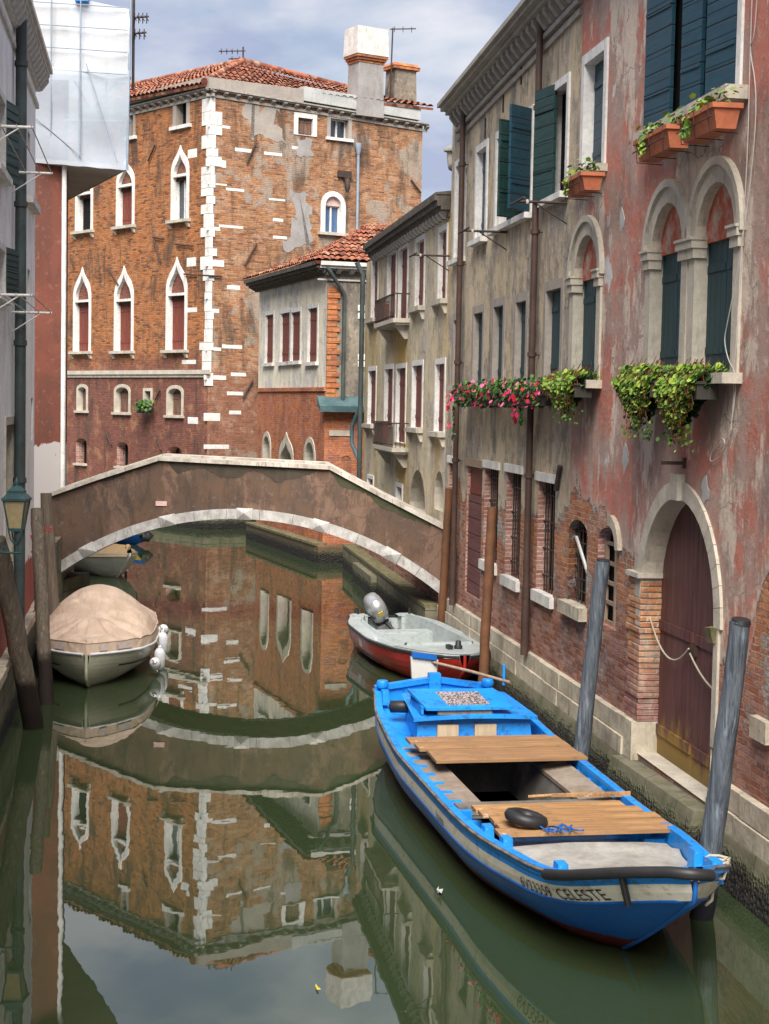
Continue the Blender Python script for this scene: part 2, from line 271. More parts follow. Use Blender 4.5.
M['redhull']=boatpaint('red hull paint',(.27,.012,.012),(.33,.018,.015),(.12,.02,.02),.25,.25)
M['gel']=boatpaint('pale grey gelcoat',(.33,.37,.365),(.39,.43,.425),(.18,.2,.19),.4,.4)
M['silver']=plain('silver cowling',(.45,.46,.47),.3,.5,.6)
M['yel']=plain('yellow sticker',(.7,.55,.02),.5)
M['olive']=boatpaint('cream green hull',(.40,.385,.29),(.36,.35,.26),(.2,.2,.14),.15,.35)
def canvas():
    g=G('beige canvas'); n=g.noise(3.,4,.5); c=g.mix(g.ramp(n,.35,.65),(.50,.37,.28),(.60,.455,.35))
    c=g.mix(g.ramp(g.noise(5,6,.65),.55,.75,0,.3),c,(.30,.21,.15)); g.bump(g.noise(2.4,4,.6,g.map((1.0,2.4,1.)),dist=.8),.8,.05); return g.fin(c,.75,.25)
M['canvas']=canvas()
M['tanc']=plain('tan cover',(.38,.25,.13),.75)
M['fender']=plain('white fender',(.7,.7,.72),.3)
M['patch']=plain('clear window film',(.55,.46,.42),.25,.6)
M['hullw']=boatpaint('off white hull',(.50,.49,.45),(.46,.45,.42),(.3,.3,.26),.2)
M['rope']=plain('pale rope',(.40,.36,.28),.9)
M['cable']=plain('white cable',(.42,.38,.35),.7)
M['ropered']=plain('red rope',(.42,.03,.03),.8)
M['lampgreen']=weath('verdigris lamp metal',(.022,.055,.062),(.04,.09,.095),(.012,.025,.025),.4,6,.5)
M['lampglass']=plain('amber lamp glass',(.36,.28,.15),.12,.6)
M['mesh_lo']=None
M['leaf1']=plain('leaf bright',(.13,.24,.025),.6); M['leaf2']=plain('leaf mid',(.055,.13,.02),.6); M['leaf3']=plain('leaf dark',(.02,.055,.015),.6)
M['leaf4']=plain('leaf yellow',(.26,.34,.04),.6); M['dry']=plain('dry stem',(.16,.05,.025),.8)
M['pet1']=plain('petal magenta',(.48,.008,.07),.6); M['pet2']=plain('petal pink',(.68,.12,.27),.6); M['pet3']=plain('petal red',(.45,.01,.03),.6)
M['ochre']=weath('ochre render patch',(.46,.29,.07),(.40,.26,.09),(.2,.15,.08),.5,3)
M['greypatch']=weath('grey render patch',(.27,.235,.21),(.33,.29,.25),(.14,.12,.11),.5,1.5)
M['dkgrey']=weath('grey cement patch',(.24,.22,.21),(.30,.28,.27),(.12,.11,.1),.5,1.5)
M['pinkst']=plain('pale pink stone',(.62,.42,.38),.7)
M['cementband']=weath('pale cement band',(.42,.42,.41),(.34,.34,.33),(.16,.15,.14),.5,1.5)
def sheet(name,col,alpha):
    g=G(name); n=g.noise(.8,5,.6,g.map((1,1,1))); c=g.mix(g.ramp(n,.3,.7),col,tuple(q*.86 for q in col))
    g.b.inputs['Alpha'].default_value=alpha; g.b.inputs['Transmission Weight'].default_value=0.; g.bump(g.noise(1.6,4),.5,.05)
    return g.fin(c,.6,.3)
M['sheet_hi']=sheet('white scaffold sheet',(.54,.55,.57),.82); M['sheet_lo']=sheet('blue white scaffold net',(.44,.49,.56),.62)
M['under']=weath('scaffold soffit boards',(.45,.40,.37),(.38,.34,.31),(.2,.18,.17),.3,1.)
def water():
    g=G('canal water'); 
    g.bump(g.math('ADD',g.noise(1.1,3,.5,g.map((1,.6,1))),g.math('MULTIPLY',g.noise(4.5,2,.5,g.map((1,.5,1))),.13)),1.,.0019)
    g.b.inputs['IOR'].default_value=1.9
    m=g.fin((.026,.040,.017),.012,.5); return m
M['water']=water()
# ---------------------------------------------------------------- geometry helpers
class MB:
    def __init__(s): s.v=[];s.f=[];s.mi=[];s.cur=0;s.sm=[];s.smooth=False
    def mat(s,i): s.cur=i; return s
    def add(s,vs,fs,smooth=None):
        b=len(s.v); s.v+= [tuple(q) for q in vs]
        for f in fs: s.f.append([b+i for i in f]); s.mi.append(s.cur); s.sm.append(s.smooth if smooth is None else smooth)
        return s
    def box(s,x0,x1,y0,y1,z0,z1):
        if x0>x1:x0,x1=x1,x0
        if y0>y1:y0,y1=y1,y0
        if z0>z1:z0,z1=z1,z0
        s.add([(x0,y0,z0),(x1,y0,z0),(x1,y1,z0),(x0,y1,z0),(x0,y0,z1),(x1,y0,z1),(x1,y1,z1),(x0,y1,z1)],
              [(0,3,2,1),(4,5,6,7),(0,1,5,4),(1,2,6,5),(2,3,7,6),(3,0,4,7)]); return s
    def hexa(s,p): # 8 points bottom ring then top ring
        s.add(p,[(0,3,2,1),(4,5,6,7),(0,1,5,4),(1,2,6,5),(2,3,7,6),(3,0,4,7)]); return s
    def prism(s,poly,y0,y1): # polygon in (x,z) extruded along y
        n=len(poly); vs=[(a,y0,b) for a,b in poly]+[(a,y1,b) for a,b in poly]
        fs=[list(range(n)),list(range(2*n-1,n-1,-1))]+[(i,i+n,(i+1)%n+n,(i+1)%n) for i in range(n)]
        s.add(vs,fs); return s
    def strip(s,A,B,closed=True,smooth=False): # quads between two loops of equal length
        n=len(A); k=n if closed else n-1
        s.add(list(A)+list(B),[(i,(i+1)%n,(i+1)%n+n,i+n) for i in range(k)],smooth); return s
    def tube(s,pts,r,seg=8,caps=True):
        pts=[Vector(p) for p in pts]; n=len(pts)
        if not isinstance(r,(list,tuple)): r=[r]*n
        t=(pts[1]-pts[0]).normalized(); up=Vector((0,0,1)) if abs(t.z)<.9 else Vector((1,0,0)); a=t.cross(up).normalized()
        rings=[]
        for i,p in enumerate(pts):
            t=(pts[min(i+1,n-1)]-pts[max(i-1,0)]).normalized(); a=(a-t*a.dot(t)).normalized(); b=t.cross(a)
            rings.append([p+(a*math.cos(2*math.pi*k/seg)+b*math.sin(2*math.pi*k/seg))*r[i] for k in range(seg)])
        vs=[q for rg in rings for q in rg]; fs=[]
        for i in range(n-1):
            for k in range(seg): fs.append((i*seg+k,i*seg+(k+1)%seg,(i+1)*seg+(k+1)%seg,(i+1)*seg+k))
        s.add(vs,fs,True)
        if caps: s.add(rings[0],[list(range(seg))[::-1]],False); s.add(rings[-1],[list(range(seg))],False)
        return s
    def lathe(s,prof,c=(0,0,0),seg=12,cap=True): # prof (r,z)
        vs=[(c[0]+r*math.cos(2*math.pi*k/seg),c[1]+r*math.sin(2*math.pi*k/seg),c[2]+z) for r,z in prof for k in range(seg)]
        fs=[(i*seg+k,i*seg+(k+1)%seg,(i+1)*seg+(k+1)%seg,(i+1)*seg+k) for i in range(len(prof)-1) for k in range(seg)]
        s.add(vs,fs,True)
        if cap: n=len(prof)-1; s.add(vs[:seg],[list(range(seg))[::-1]],False); s.add(vs[n*seg:],[list(range(seg))],False)
        return s
    def fill(s,outer,holes=(),y=0.,flip=False): # planar polygon with holes in (x,z)
        vs=[];es=[]
        for pl in [outer]+list(holes):
            b=len(vs); n=len(pl); vs+=[Vector((a,c)) for a,c in pl]; es+=[(b+i,b+(i+1)%n) for i in range(n)]
        V,E,Fc,_,_,_=geometry.delaunay_2d_cdt(vs,es,[],0,1e-5)
        out=[]
        for f in Fc:
            c=sum((V[i] for i in f),Vector((0,0)))/len(f)
            if inside(c,outer) and not any(inside(c,h) for h in holes):
                a=(V[f[1]]-V[f[0]]).cross(V[f[2]]-V[f[0]])
                if abs(a)<1e-9: continue
                f=list(f)
                if (a<0)!=flip: f=f[::-1]
                out.append(f)
        s.add([(v.x,y,v.y) for v in V],out,False); return s
def inside(p,poly):
    x,y=p[0],p[1]; r=False; j=len(poly)-1
    for i in range(len(poly)):
        xi,yi=poly[i];xj,yj=poly[j]
        if (yi>y)!=(yj>y) and x<(xj-xi)*(y-yi)/(yj-yi)+xi: r=not r
        j=i
    return r
MW={}
def chaik(P,n=2):
    P=[Vector(p) for p in P]
    for _ in range(n):
        Q=[P[0]]
        for a,b_ in zip(P[:-1],P[1:]): Q+=[a.lerp(b_,.25),a.lerp(b_,.75)]
        P=Q+[P[-1]]
    return P
def tag(o,label=None,cat=None,group=None,kind=None):
    for k,v in (('label',label),('category',cat),('group',group),('kind',kind)):
        if v: o[k]=v
    return o
def thing(name,label,cat,mw=None,group=None):
    o=bpy.data.objects.new(name,None); o.empty_display_size=.3; COL.objects.link(o); mw=mw or Matrix.Identity(4); o.matrix_world=mw; MW[o]=mw.copy()
    return tag(o,label,cat,group)
def build(mb,name,mats,parent=None,mw=None,shift=None,label=None):
    """one mesh object; coordinates in mb are in the frame mw; shift moves the object's origin inside that frame"""
    me=bpy.data.meshes.new(name); vs=mb.v
    mw=(mw or (MW[parent] if parent else Matrix.Identity(4))).copy()
    if shift is not None: sh=Vector(shift); vs=[(a-sh.x,b-sh.y,c-sh.z) for a,b,c in vs]; mw=mw@Matrix.Translation(sh)
    me.from_pydata(vs,[],mb.f)
    for m_ in (mats if isinstance(mats,(list,tuple)) else [mats]): me.materials.append(M[m_] if isinstance(m_,str) else m_)
    me.polygons.foreach_set('material_index',mb.mi); me.polygons.foreach_set('use_smooth',mb.sm); me.update()
    o=bpy.data.objects.new(name,me); COL.objects.link(o); MW[o]=mw
    if parent is not None: o.parent=parent; o.matrix_basis=MW[parent].inverted()@mw
    else: o.matrix_world=mw
    if label: o['label']=label
    return o
def build_each(mb,name,mats,parent=None,mw=None,shift=None):
    """one object per connected piece"""
    par=list(range(len(mb.v)))
    def fd(i):
        while par[i]!=i: par[i]=par[par[i]]; i=par[i]
        return i
    for f in mb.f:
        for i in f[1:]: par[fd(i)]=fd(f[0])
    gr={}
    for k,f in enumerate(mb.f): gr.setdefault(fd(f[0]),[]).append(k)
    r=None
    for ks in gr.values():
        m2={};q=MB()
        for k in ks:
            g=[]
            for i in mb.f[k]:
                if i not in m2: m2[i]=len(q.v); q.v.append(mb.v[i])
                g.append(m2[i])
            q.f.append(g); q.mi.append(mb.mi[k]); q.sm.append(mb.sm[k])
        c=[sum(v[j] for v in q.v)/len(q.v) for j in range(3)]
        r=build(q,name,mats,parent,mw,c)
    return r
class Frame:
    """vertical plane: A is its left end, B its right end as seen from the canal side; local x runs A to B, y goes INTO the wall"""
    def __init__(s,A,B):
        s.A=Vector(A);s.B=Vector(B); s.d=(s.B-s.A).normalized(); s.n=Vector((-s.d.y,s.d.x)); s.L=(s.B-s.A).length
        s.mw=Matrix(((s.d.x,s.n.x,0,s.A.x),(s.d.y,s.n.y,0,s.A.y),(0,0,1,0),(0,0,0,1)))
    def at(s,px,py,off=0.):
        r=ray(px,py); o=s.A+s.n*off; q=Vector((CO.x-o.x,CO.y-o.y)); k=-q.dot(s.n)/(r.x*s.n.x+r.y*s.n.y); P=CO+r*k
        return (Vector((P.x,P.y))-s.A).dot(s.d),P.z
    def w(s,u,y,z): return s.mw@Vector((u,y,z))
def outline(kind,u0,u1,z0,z1,n=10):
    w=(u1-u0)/2; c=(u0+u1)/2; P=[(u0,z0),(u1,z0)]
    if kind=='rect': return P+[(u1,z1),(u0,z1)]
    if kind=='arch':
        zs=z1-w; return P+[(c+w*math.cos(math.pi*i/n),zs+w*math.sin(math.pi*i/n)) for i in range(n+1)]
    if kind=='seg':
        h=.22*w*2; zs=z1-h; return P+[(c+w*math.cos(math.pi*i/n),zs+h*math.sin(math.pi*i/n)) for i in range(n+1)]
    if kind=='ogee':
        h=min(2.5*w,(z1-z0)*.4); zs=z1-h; pr=[(1,0),(.99,.2),(.9,.38),(.72,.54),(.48,.66),(.28,.76),(.13,.87)]
        return P+[(c+w*a,zs+h*b) for a,b in pr]+[(c,z1)]+[(c-w*a,zs+h*b) for a,b in pr[::-1]]
def rev(P): return P
def window(T,fr,kind,TL,BR_,fw=.12,d=.2,proud=.03,frame='white',fill='sh_red',kindf='shutter',sill=None,tym=None,px=True,label=None,wallmat=None,imp=None,zsh=None,wall_holes=None):
    """stone surround with reveal (part) and its shutter/pane, sill (sub-parts); returns hole outline"""
    if px: u0,z1=fr.at(*TL); u1,z0=fr.at(*BR_)
    else: (u0,z1),(u1,z0)=TL,BR_
    if u1-u0<.25: u1=u0+.25
    O=outline(kind,u0,u1,z0,z1)
    sh=(u0,0,z0)
    mb=MB()
    if fw>0:
        k=1.25 if kind=='ogee' else 1.
        I=outline(kind,u0+fw,u1-fw,z0+.02,z1-fw*(2.2 if kind=='ogee' else 1.))
        if kind in('arch','seg','ogee'):
            pass
        f=lambda P,y:[(a,y,b) for a,b in P]
        mb.strip(f(O,.0),f(O,-proud)); mb.strip(f(O,-proud),f(I,-proud)); mb.strip(f(I,-proud),f(I,d+.06))
    else:
        I=O; f=lambda P,y:[(a,y,b) for a,b in P]; mb.strip(f(O,0),f(O,d+.06))
    if imp: # capitals at the spring of the arch
        zi=z1-(u1-u0)/2
        for a,b in ((u0-.03,u0+fw+.05),(u1-fw-.05,u1+.03)):
            mb.box(a,b,-proud-.06,d*.6,zi-.05,zi+.04).box(a+.015,b-.015,-proud-.035,d*.6,zi-.16,zi-.05).box(a-.01,b+.01,-proud-.08,d*.6,zi+.04,zi+.07)
    W=build(mb,'window',frame if fw>0 else (wallmat or frame),T,fr.mw,sh,label)
    iu0,iu1=(u0+fw,u1-fw) if fw>0 else (u0,u1); iz0=z0+.02; 
    hh={'rect':0,'arch':(iu1-iu0)/2,'seg':.22*(iu1-iu0),'ogee':min(1.25*(u1-u0),(z1-z0)*.4)}[kind]
    izs=(z1-fw if kind!='ogee' else z1)-hh
    if kind=='ogee': izs=z1-hh
    par=W
    if kindf in('shutter','board'):
        zt=izs if (tym and kind!='rect') else None
        b=MB()
        if zt is None: zt=(z1-fw)-(hh if kind!='rect' else 0)
        c=(iu0+iu1)/2
        b.mat(0)
        for a,e in ((iu0,c-.008),(c+.008,iu1)):
            b.box(a,e,d-.03,d+.02,iz0,zt)
            for q in (.18,.8): zz=iz0+(zt-iz0)*q; b.box(a+.02,e-.02,d-.045,d-.03,zz-.04,zz+.04)
        b.mat(1).fill(I,y=d+.05)  # backing sheet coloured as the room's shadow behind the leaves
        if not tym and kind!='rect':
            b.mat(0); b.fill([q for q in I if q[1]>=zt-1e-4]+[(iu0,zt-.001),(iu1,zt-.001)] if False else [(iu0,zt)]+[(iu1,zt)]+I[2:],y=d+.01)
        build(b,'shutter',[fill,'dark'],W,fr.mw,sh)
    elif kindf=='dark':
        b=MB().fill(I,y=d+.05); build(b,'opening_panel',fill if fill in M and fill!='sh_red' else 'dark',W,fr.mw,sh)  # panel closing the hole, by default painted as room shadow
    elif kindf=='glass':
        b=MB().fill(I,y=d+.04); build(b,'pane',fill,W,fr.mw,sh)
        b=MB(); c=(iu0+iu1)/2; zt=izs if kind!='rect' else z1-fw; t=.035
        for a,e,g_,h in ((iu0,iu0+t,iz0,zt),(iu1-t,iu1,iz0,zt),(c-t,c+t,iz0,zt),(iu0,iu1,iz0,iz0+t),(iu0,iu1,zt-t,zt)): b.box(a,e,d-.02,d+.035,g_,h)
        build(b,'sash','white',W,fr.mw,sh)
    if tym and kind!='rect':
        b=MB().prism([q for q in ([(iu0,izs)]+[(iu1,izs)]+I[2:])],d*.55,d+.04); build(b,'tympanum',tym,W,fr.mw,sh)
        if kind=='ogee':
            b=MB().box(iu0,iu1,-proud,d,izs-.05,izs+.05); build(b,'transom',frame,W,fr.mw,sh)
    if sill:
        e,dp,th,sm=sill[:4]
        b=MB().box(u0-e,u1+e,-dp,d if fw>0 else .06,z0-th,z0+.012)
        if len(sill)>4:
            for a in (u0-e+.06,u1+e-.18): b.hexa([(a,-.05,z0-th-.2),(a+.12,-.05,z0-th-.2),(a+.12,.02,z0-th-.2),(a,.02,z0-th-.2),(a,-dp+.03,z0-th),(a+.12,-dp+.03,z0-th),(a+.12,.02,z0-th),(a,.02,z0-th)])
        build(b,'sill',sm,W,fr.mw,sh)
    H=[(a,b) for a,b in O]
    if wall_holes is not None: wall_holes.append(H)
    return W,(u0,u1,z0,z1)
def wall(T,fr,mat_,outer,holes,depth=None,name='wall',back='greypl'):
    mb=MB().fill(outer,holes,0.)
    if depth:
        us=[p[0] for p in outer];zs=[p[1] for p in outer]; n=len(outer)
        A=[(a,0.,b) for a,b in outer]; B=[(a,depth,b) for a,b in outer]
        mb.strip(A,B); mb.add(B,[list(range(n))[::-1]])
    return build(mb,name,mat_,T,fr.mw)
def cornice(T,fr,u0,u1,z,prof,brk=None,mat_='cornice',name='cornice',z2=None,bmat=None):
    """prof: (outwards,height) steps as boxes from the wall face; brk=(spacing,width,depth,h,z offset)"""
    b=MB(); z2=z if z2 is None else z2; N=1
    def pt(u,o,h): return (u,-o,z+(z2-z)*(u-u0)/(u1-u0)+h)
    for (o,h0,h1) in prof:
        b.hexa([pt(u0,o,h0),pt(u1,o,h0),pt(u1,-.02,h0),pt(u0,-.02,h0),pt(u0,o,h1),pt(u1,o,h1),pt(u1,-.02,h1),pt(u0,-.02,h1)])
    o=build(b,name,mat_,T,fr.mw)
    if brk:
        s_,w_,dp,h,zo=brk; b=MB(); u=u0+s_/2
        while u<u1:
            zz=z+(z2-z)*(u-u0)/(u1-u0)+zo
            b.hexa([(u-w_/2,-dp*.45,zz-h),(u+w_/2,-dp*.45,zz-h),(u+w_/2,.01,zz-h),(u-w_/2,.01,zz-h),(u-w_/2,-dp,zz-h*.35),(u+w_/2,-dp,zz-h*.35),(u+w_/2,.01,zz-h*.35),(u-w_/2,.01,zz-h*.35)])
            b.box(u-w_/2,u+w_/2,-dp,.01,zz-h*.35,zz)
            u+=s_
        build_each(b,'bracket',bmat or mat_,o,fr.mw)
    return o
def tiles(T,P00,P10,P01,P11,sp=.24,row=.38,name='roof',amp=.05):
    """roman tile sheet; P00-P10 eave, P01-P11 ridge (world points)"""
    P00,P10,P01,P11=map(Vector,(P00,P10,P01,P11)); n=(P10-P00).cross((P01+P11)/2-(P00+P10)/2).normalized()
    if n.z<0:n=-n
    nu=max(2,int((P10-P00).length/sp)); nr=max(2,int(((P01+P11)/2-(P00+P10)/2).length/row)); sg=6
    vs=[];fs=[]; W_=nu*sg+1
    for j in range(nr):
        rnd=[(random.random()-.5)*.03 for _ in range(nu+1)]
        for e in (0,1):
            t=(j+e*1.0)/nr if e==0 else (j+1.08)/nr
            for i in range(W_):
                a=i/(W_-1); p=(P00.lerp(P10,a)).lerp(P01.lerp(P11,a),min(t,1)); k=(i%sg)/sg
                h=amp*abs(math.sin(math.pi*k))*1.1+ (0.05 if e==0 else 0.)+rnd[min(i//sg,nu)]
                p=p+n*h; vs.append(p)
        b=j*2*W_
        for i in range(W_-1): fs.append((b+i,b+i+1,b+W_+i+1,b+W_+i))
    mb=MB(); mb.add(vs,fs,False)
    # under sheet with thickness
    g_=8; gv=[(P00.lerp(P10,i/g_)).lerp(P01.lerp(P11,i/g_),j/g_)-n*.10 for j in range(g_+1) for i in range(g_+1)]; mb.add(gv,[(j*(g_+1)+i,(j+1)*(g_+1)+i,(j+1)*(g_+1)+i+1,j*(g_+1)+i+1) for j in range(g_) for i in range(g_)],False)
    mb.add([P00,P10,P10-n*.10,P00-n*.10],[(0,1,2,3)])
    for j in (0,): pass
    return build(mb,name,'tile',T,Matrix.Identity(4))
def bars(T,pts_list,r,mat_,name,mw,seg=6):
    b=MB()
    for p in pts_list: b.tube(p,r,seg)
    return build(b,name,mat_,T,mw)
# ================================================================ setting
sgrid=MB().add([(-300,-60,0),(300,-60,0),(300,500,0),(-300,500,0)],[(0,1,2,3)]) or None
b=MB(); b.add([(-300,-60,0),(300,-60,0),(300,500,0),(-300,500,0)],[(0,1,2,3)]); tag(build(b,'canal_water','water'),kind='structure')
b=MB(); b.add([(-300,-60,-2.2),(300,-60,-2.2),(300,500,-2.2),(-300,500,-2.2)],[(0,1,2,3)]); tag(build(b,'ground','tide'),kind='structure')
# right bank plane: local x runs from far to near
K=.148
def rx(Y,a=6.1): return a-K*Y
FR=Frame((rx(46),46),(rx(3),3))
def U(px,py,off=0.): return FR.at(px,py,off)[0]
UY0=U(366,300); UG0=U(449,300); UP0=U(573,380); UEND=FR.L
# ================================================================ low yellow house
T=thing('yellow_house','low pale yellow house with two little balconies left of the taller grey house','house',FR.mw)
H=[]; sil=(.06,.16,.09,'stone')
Y_up=[((372,259),(378,318)),((388,252),(396,323)),((399,246.5),(407.5,325)),((416,238.6),(424.5,306)),((439,228),(447,299))]
Y_mid=[((368.5,367),(376,425)),((385,365),(393,427)),((396.5,364),(405.5,444)),((412.5,361),(422.5,429)),((435.5,359),(444.7,433))]
for i,(a,c) in enumerate(Y_up+Y_mid):
    bal=i%5 in(1,2)
    window(T,FR,'rect',a,c,fw=.12,d=.11,proud=.02,frame='white',fill='sh_red',sill=None if bal else sil+(1,),wall_holes=H)
window(T,FR,'arch',(409.8,467.5),(425.6,515),fw=0,d=.3,fill='brown',kindf='dark',wallmat='stone',wall_holes=H)
window(T,FR,'arch',(435,470),(443,512),fw=0,d=.3,fill='dkgrey',kindf='dark',wallmat='stone',wall_holes=H)
window(T,FR,'rect',(368,474),(374,487),fw=.1,d=.1,fill='sh_red',wall_holes=H)
window(T,FR,'rect',(396.5,482),(403,502),fw=.1,d=.15,fill='sh_red',wall_holes=H)
u0,zl=FR.at(363,242,-.34); u1,zr=FR.at(449,187,-.34); zt=(zl+zr)/2-.32; UYc=u0
wall(T,FR,'yellow',[(UY0,-1),(UG0,-1),(UG0,zt),(UY0,zt)],H,8.)
cornice(T,FR,UYc,UG0-.02,zt,((.04,-.14,-.08),(.20,.0,.07),(.28,.07,.18),(.34,.18,.32)),(.42,.13,.17,.15,0.0),'gutter','cornice',bmat='cornice_w')
b=MB(); b.hexa([(UYc,-.32,zt+.3),(UG0,-.32,zt+.3),(UG0,8,zt+.3),(UYc,8,zt+.3),(UYc,-.32,zt+.34),(UG0,-.32,zt+.34),(UG0,4,zt+.9),(UYc,4,zt+.9)]); build(b,'roof','gutter',T)
for (pl,pr,py) in ((385.5,405.5,325.5),(384,404.5,445)):
    a,z=FR.at(pl,py,-.1); c,_=FR.at(pr,py,-.1)
    b=MB().box(a,c,-.40,-.0,z-.08,z+.02).box(a+.05,c-.05,-.34,-.0,z-.13,z-.08)
    for q in (a+.25,c-.4): b.hexa([(q,-.08,z-.45),(q+.16,-.08,z-.45),(q+.16,.0,z-.45),(q,.0,z-.45),(q,-.32,z-.13),(q+.16,-.32,z-.13),(q+.16,0,z-.13),(q,0,z-.13)])
    o=build(b,'balcony','stone',T,FR.mw,(a,0,z))
    b=MB().box(a+.02,c-.02,-.39,-.36,z+.58,z+.61).box(a+.02,a+.05,-.37,0,z+.58,z+.61).box(c-.05,c-.02,-.37,0,z+.58,z+.61).box(a+.02,c-.02,-.39,-.37,z+.08,z+.1)
    q=a+.04
    while q<c: b.box(q-.008,q+.008,-.384,-.37,z,z+.6); q+=.14
    for q in (.1,.2,.3): b.box(a+.025,a+.04,-q-.008,-q+.008,z,z+.6); b.box(c-.04,c-.025,-q-.008,-q+.008,z,z+.6)
    build(b,'railing','iron',o,FR.mw,(a,0,z))
    b=MB().box(c-.035,c-.02,-.36,-.03,z+.06,z+.56) if False else MB(); b.box(a+.03,a+.045,-.35,-.03,z+.06,z+.55); b.box(a+.04,a+1.5,-.365,-.35,z+.06,z+.55); build(b,'railing_panel','sh_red',o,FR.mw,(a,0,z))
for (a,c) in (((398.5,336),(406,362)),((397,458),(404.5,480))):
    (x0,z1),(x1,z0)=FR.at(*a),FR.at(*c); b=MB().box(x0,x1,-.006,.01,z0,z1); build(b,'render_patch','ochre',T,FR.mw,(x0,0,z0))
# its quay foot
b=MB().box(UY0-1.6,UG0-.1,-.34,.02,-1,.62).box(UY0+2,UY0+5.5,-.5,-.34,-1,.5); build(b,'plinth','tide',T,FR.mw)
b=MB().box(UY0-1.6,UG0-.1,-.36,.02,.62,.69); build(b,'plinth_coping','mossy',T,FR.mw)
a,z=FR.at(363.5,262,-.12)
b=MB().tube([(UY0+.12,-.3,zt),(UY0+.12,-.12,zt-.35),(UY0+.12,-.12,1.)],.07,8); build(b,'downpipe','pipe_g',T,FR.mw)
a,z=FR.at(361,412,-.2); 
b=MB().tube([(UY0+.1,-.14,z+.1),(UY0-.25,-.3,z-.4),(UY0-.3,-.3,z-.9),(UY0+.12,-.14,z-1.35)],.06,8); build(b,'pipe_bend','copper',T,FR.mw)
# ================================================================ grey-yellow house
T=thing('grey_house','tall stained grey and yellow rendered house with bracketed cornice and a row of petunia boxes','house',FR.mw)
H=[]; sl2=(.05,.14,.08,'white')
def shutter_leaf(W,fr,hinge_u,z0,z1,wid,ang,mat_,out=.03,into=False):
    """leaf hinged at hinge_u; ang 0 = flat against the wall pointing away (towards -u), 90 = straight out over the canal"""
    sh=(hinge_u,-out,z0); c,s_=math.cos(R_(ang)),math.sin(R_(ang)); b=MB()
    def q(t,th,z): return (hinge_u-t*c-th*s_,-out-t*s_+th*c,z)
    b.hexa([q(0,0,z0),q(wid,0,z0),q(wid,.045,z0),q(0,.045,z0),q(0,0,z1),q(wid,0,z1),q(wid,.045,z1),q(0,.045,z1)])
    for zz in (z0+.25*(z1-z0),z0+.78*(z1-z0)): b.hexa([q(.02,-.015,zz),q(wid-.02,-.015,zz),q(wid-.02,.06,zz),q(.02,.06,zz),q(.02,-.015,zz+.05),q(wid-.02,-.015,zz+.05),q(wid-.02,.06,zz+.05),q(.02,.06,zz+.05)])
    n=int((z1-z0)/.27)
    for k in range(1,n): zz=z0+k*(z1-z0)/n; b.hexa([q(.01,-.004,zz),q(wid-.01,-.004,zz),q(wid-.01,.049,zz),q(.01,.049,zz),q(.01,-.004,zz+.012),q(wid-.01,-.004,zz+.012),q(wid-.01,.049,zz+.012),q(.01,.049,zz+.012)])
    return build(b,'shutter',mat_,W,fr.mw,sh)
window(T,FR,'rect',(456,162),(465,257),fw=.12,d=.13,fill='sh_blue',sill=sl2,wall_holes=H)
window(T,FR,'rect',(477,147.5),(487,237),fw=.12,d=.13,fill='sh_blue',sill=sl2,wall_holes=H)
W3,(a,c,z0,z1)=window(T,FR,'rect',(497,133),(532,213),fw=.13,d=.13,fill='dark',kindf='dark',sill=sl2,wall_holes=H)
shutter_leaf(W3,FR,c-.06,z0+.02,z1-.06,.50,128,'sh_blue'); shutter_leaf(W3,FR,c-.95,z0+.02,z1-.12,.42,122,'sh_green')
W4,(a,c,z0,z1)=window(T,FR,'rect',(550,88),(568,192),fw=.12,d=.12,fill='dark',kindf='dark',sill=sl2,wall_holes=H)
shutter_leaf(W4,FR,a+.42,z0+.02,z1-.02,.66,13,'sh_green'); shutter_leaf(W4,FR,c-.12,z0+.05,z1-.05,.22,10,'sh_blue',out=-.06)
# middle storey
for i,(p,q) in enumerate([((453,314),(461,386)),((473,307),(483,386)),((492.6,300),(503.5,386)),((514.7,295),(526.5,385)),((544.6,283),(561.5,383))]):
    window(T,FR,'rect',p,q,fw=.14,d=.13,proud=.012,frame='greypatch',fill='sh_arch',sill=(.03,.08,.08,'stone'),wall_holes=H)
# ground floor openings with brick jambs
ow=[]
for p,q,k in [((467.5,465),(479.5,600),'door'),((485,467),(496.5,566),'bars'),((507,471),(519,582),'bars'),((538.6,480),(552.8,598),'bars'),((449.5,462),(455.5,545),'plain')]:
    if k=='door':
        W,e=window(T,FR,'rect',p,q,fw=0,d=.1,fill='sh_red',wallmat='brick_jamb',wall_holes=H); W.name='door'
        (a,c,z0,z1)=e; b=MB().box(a+.05,c-.05,.03,.09,z0,z1-.55); b.box(a+.1,c-.1,.02,.03,z0+.02,z0+.5)
        o=build(b,'door_leaf','sh_red2',W,FR.mw)
    else:
        W,(a,c,z0,z1)=window(T,FR,'rect',p,q,fw=0,d=.17,fill='dark',kindf='dark',wallmat='brick_jamb',sill=(.06,.07,.16,'white') if k=='bars' else None,wall_holes=H)
        b=MB()
        if k=='bars':
            t=a+.12
            while t<c: b.tube([(t,.10,z0),(t,.10,z1)],.012,5); t+=.16
            t=z0+.25
            while t<z1: b.tube([(a,.10,t),(c,.10,t)],.012,5); t+=.42
            build(b,'grille','iron',W,FR.mw,(a,0,z0))
    b=MB().box(a-.12,c+.12,-.035,.1,z1-.005,z1+.13); build(b,'lintel','white' if k!='door' else 'oldwood',W,FR.mw,(a,0,z1))
UCc,zc=FR.at(437,104,-.45); u2_,z2_=FR.at(518,4,-.45); zc-=.56; z2_-=.56; kz=(z2_-zc)/(u2_-UCc); zP=zc+kz*(UP0-UCc); 
wall(T,FR,'grey',[(UG0,-1),(UP0,-1),(UP0,zP+.5),(UG0,zc+.5)],H,9.)
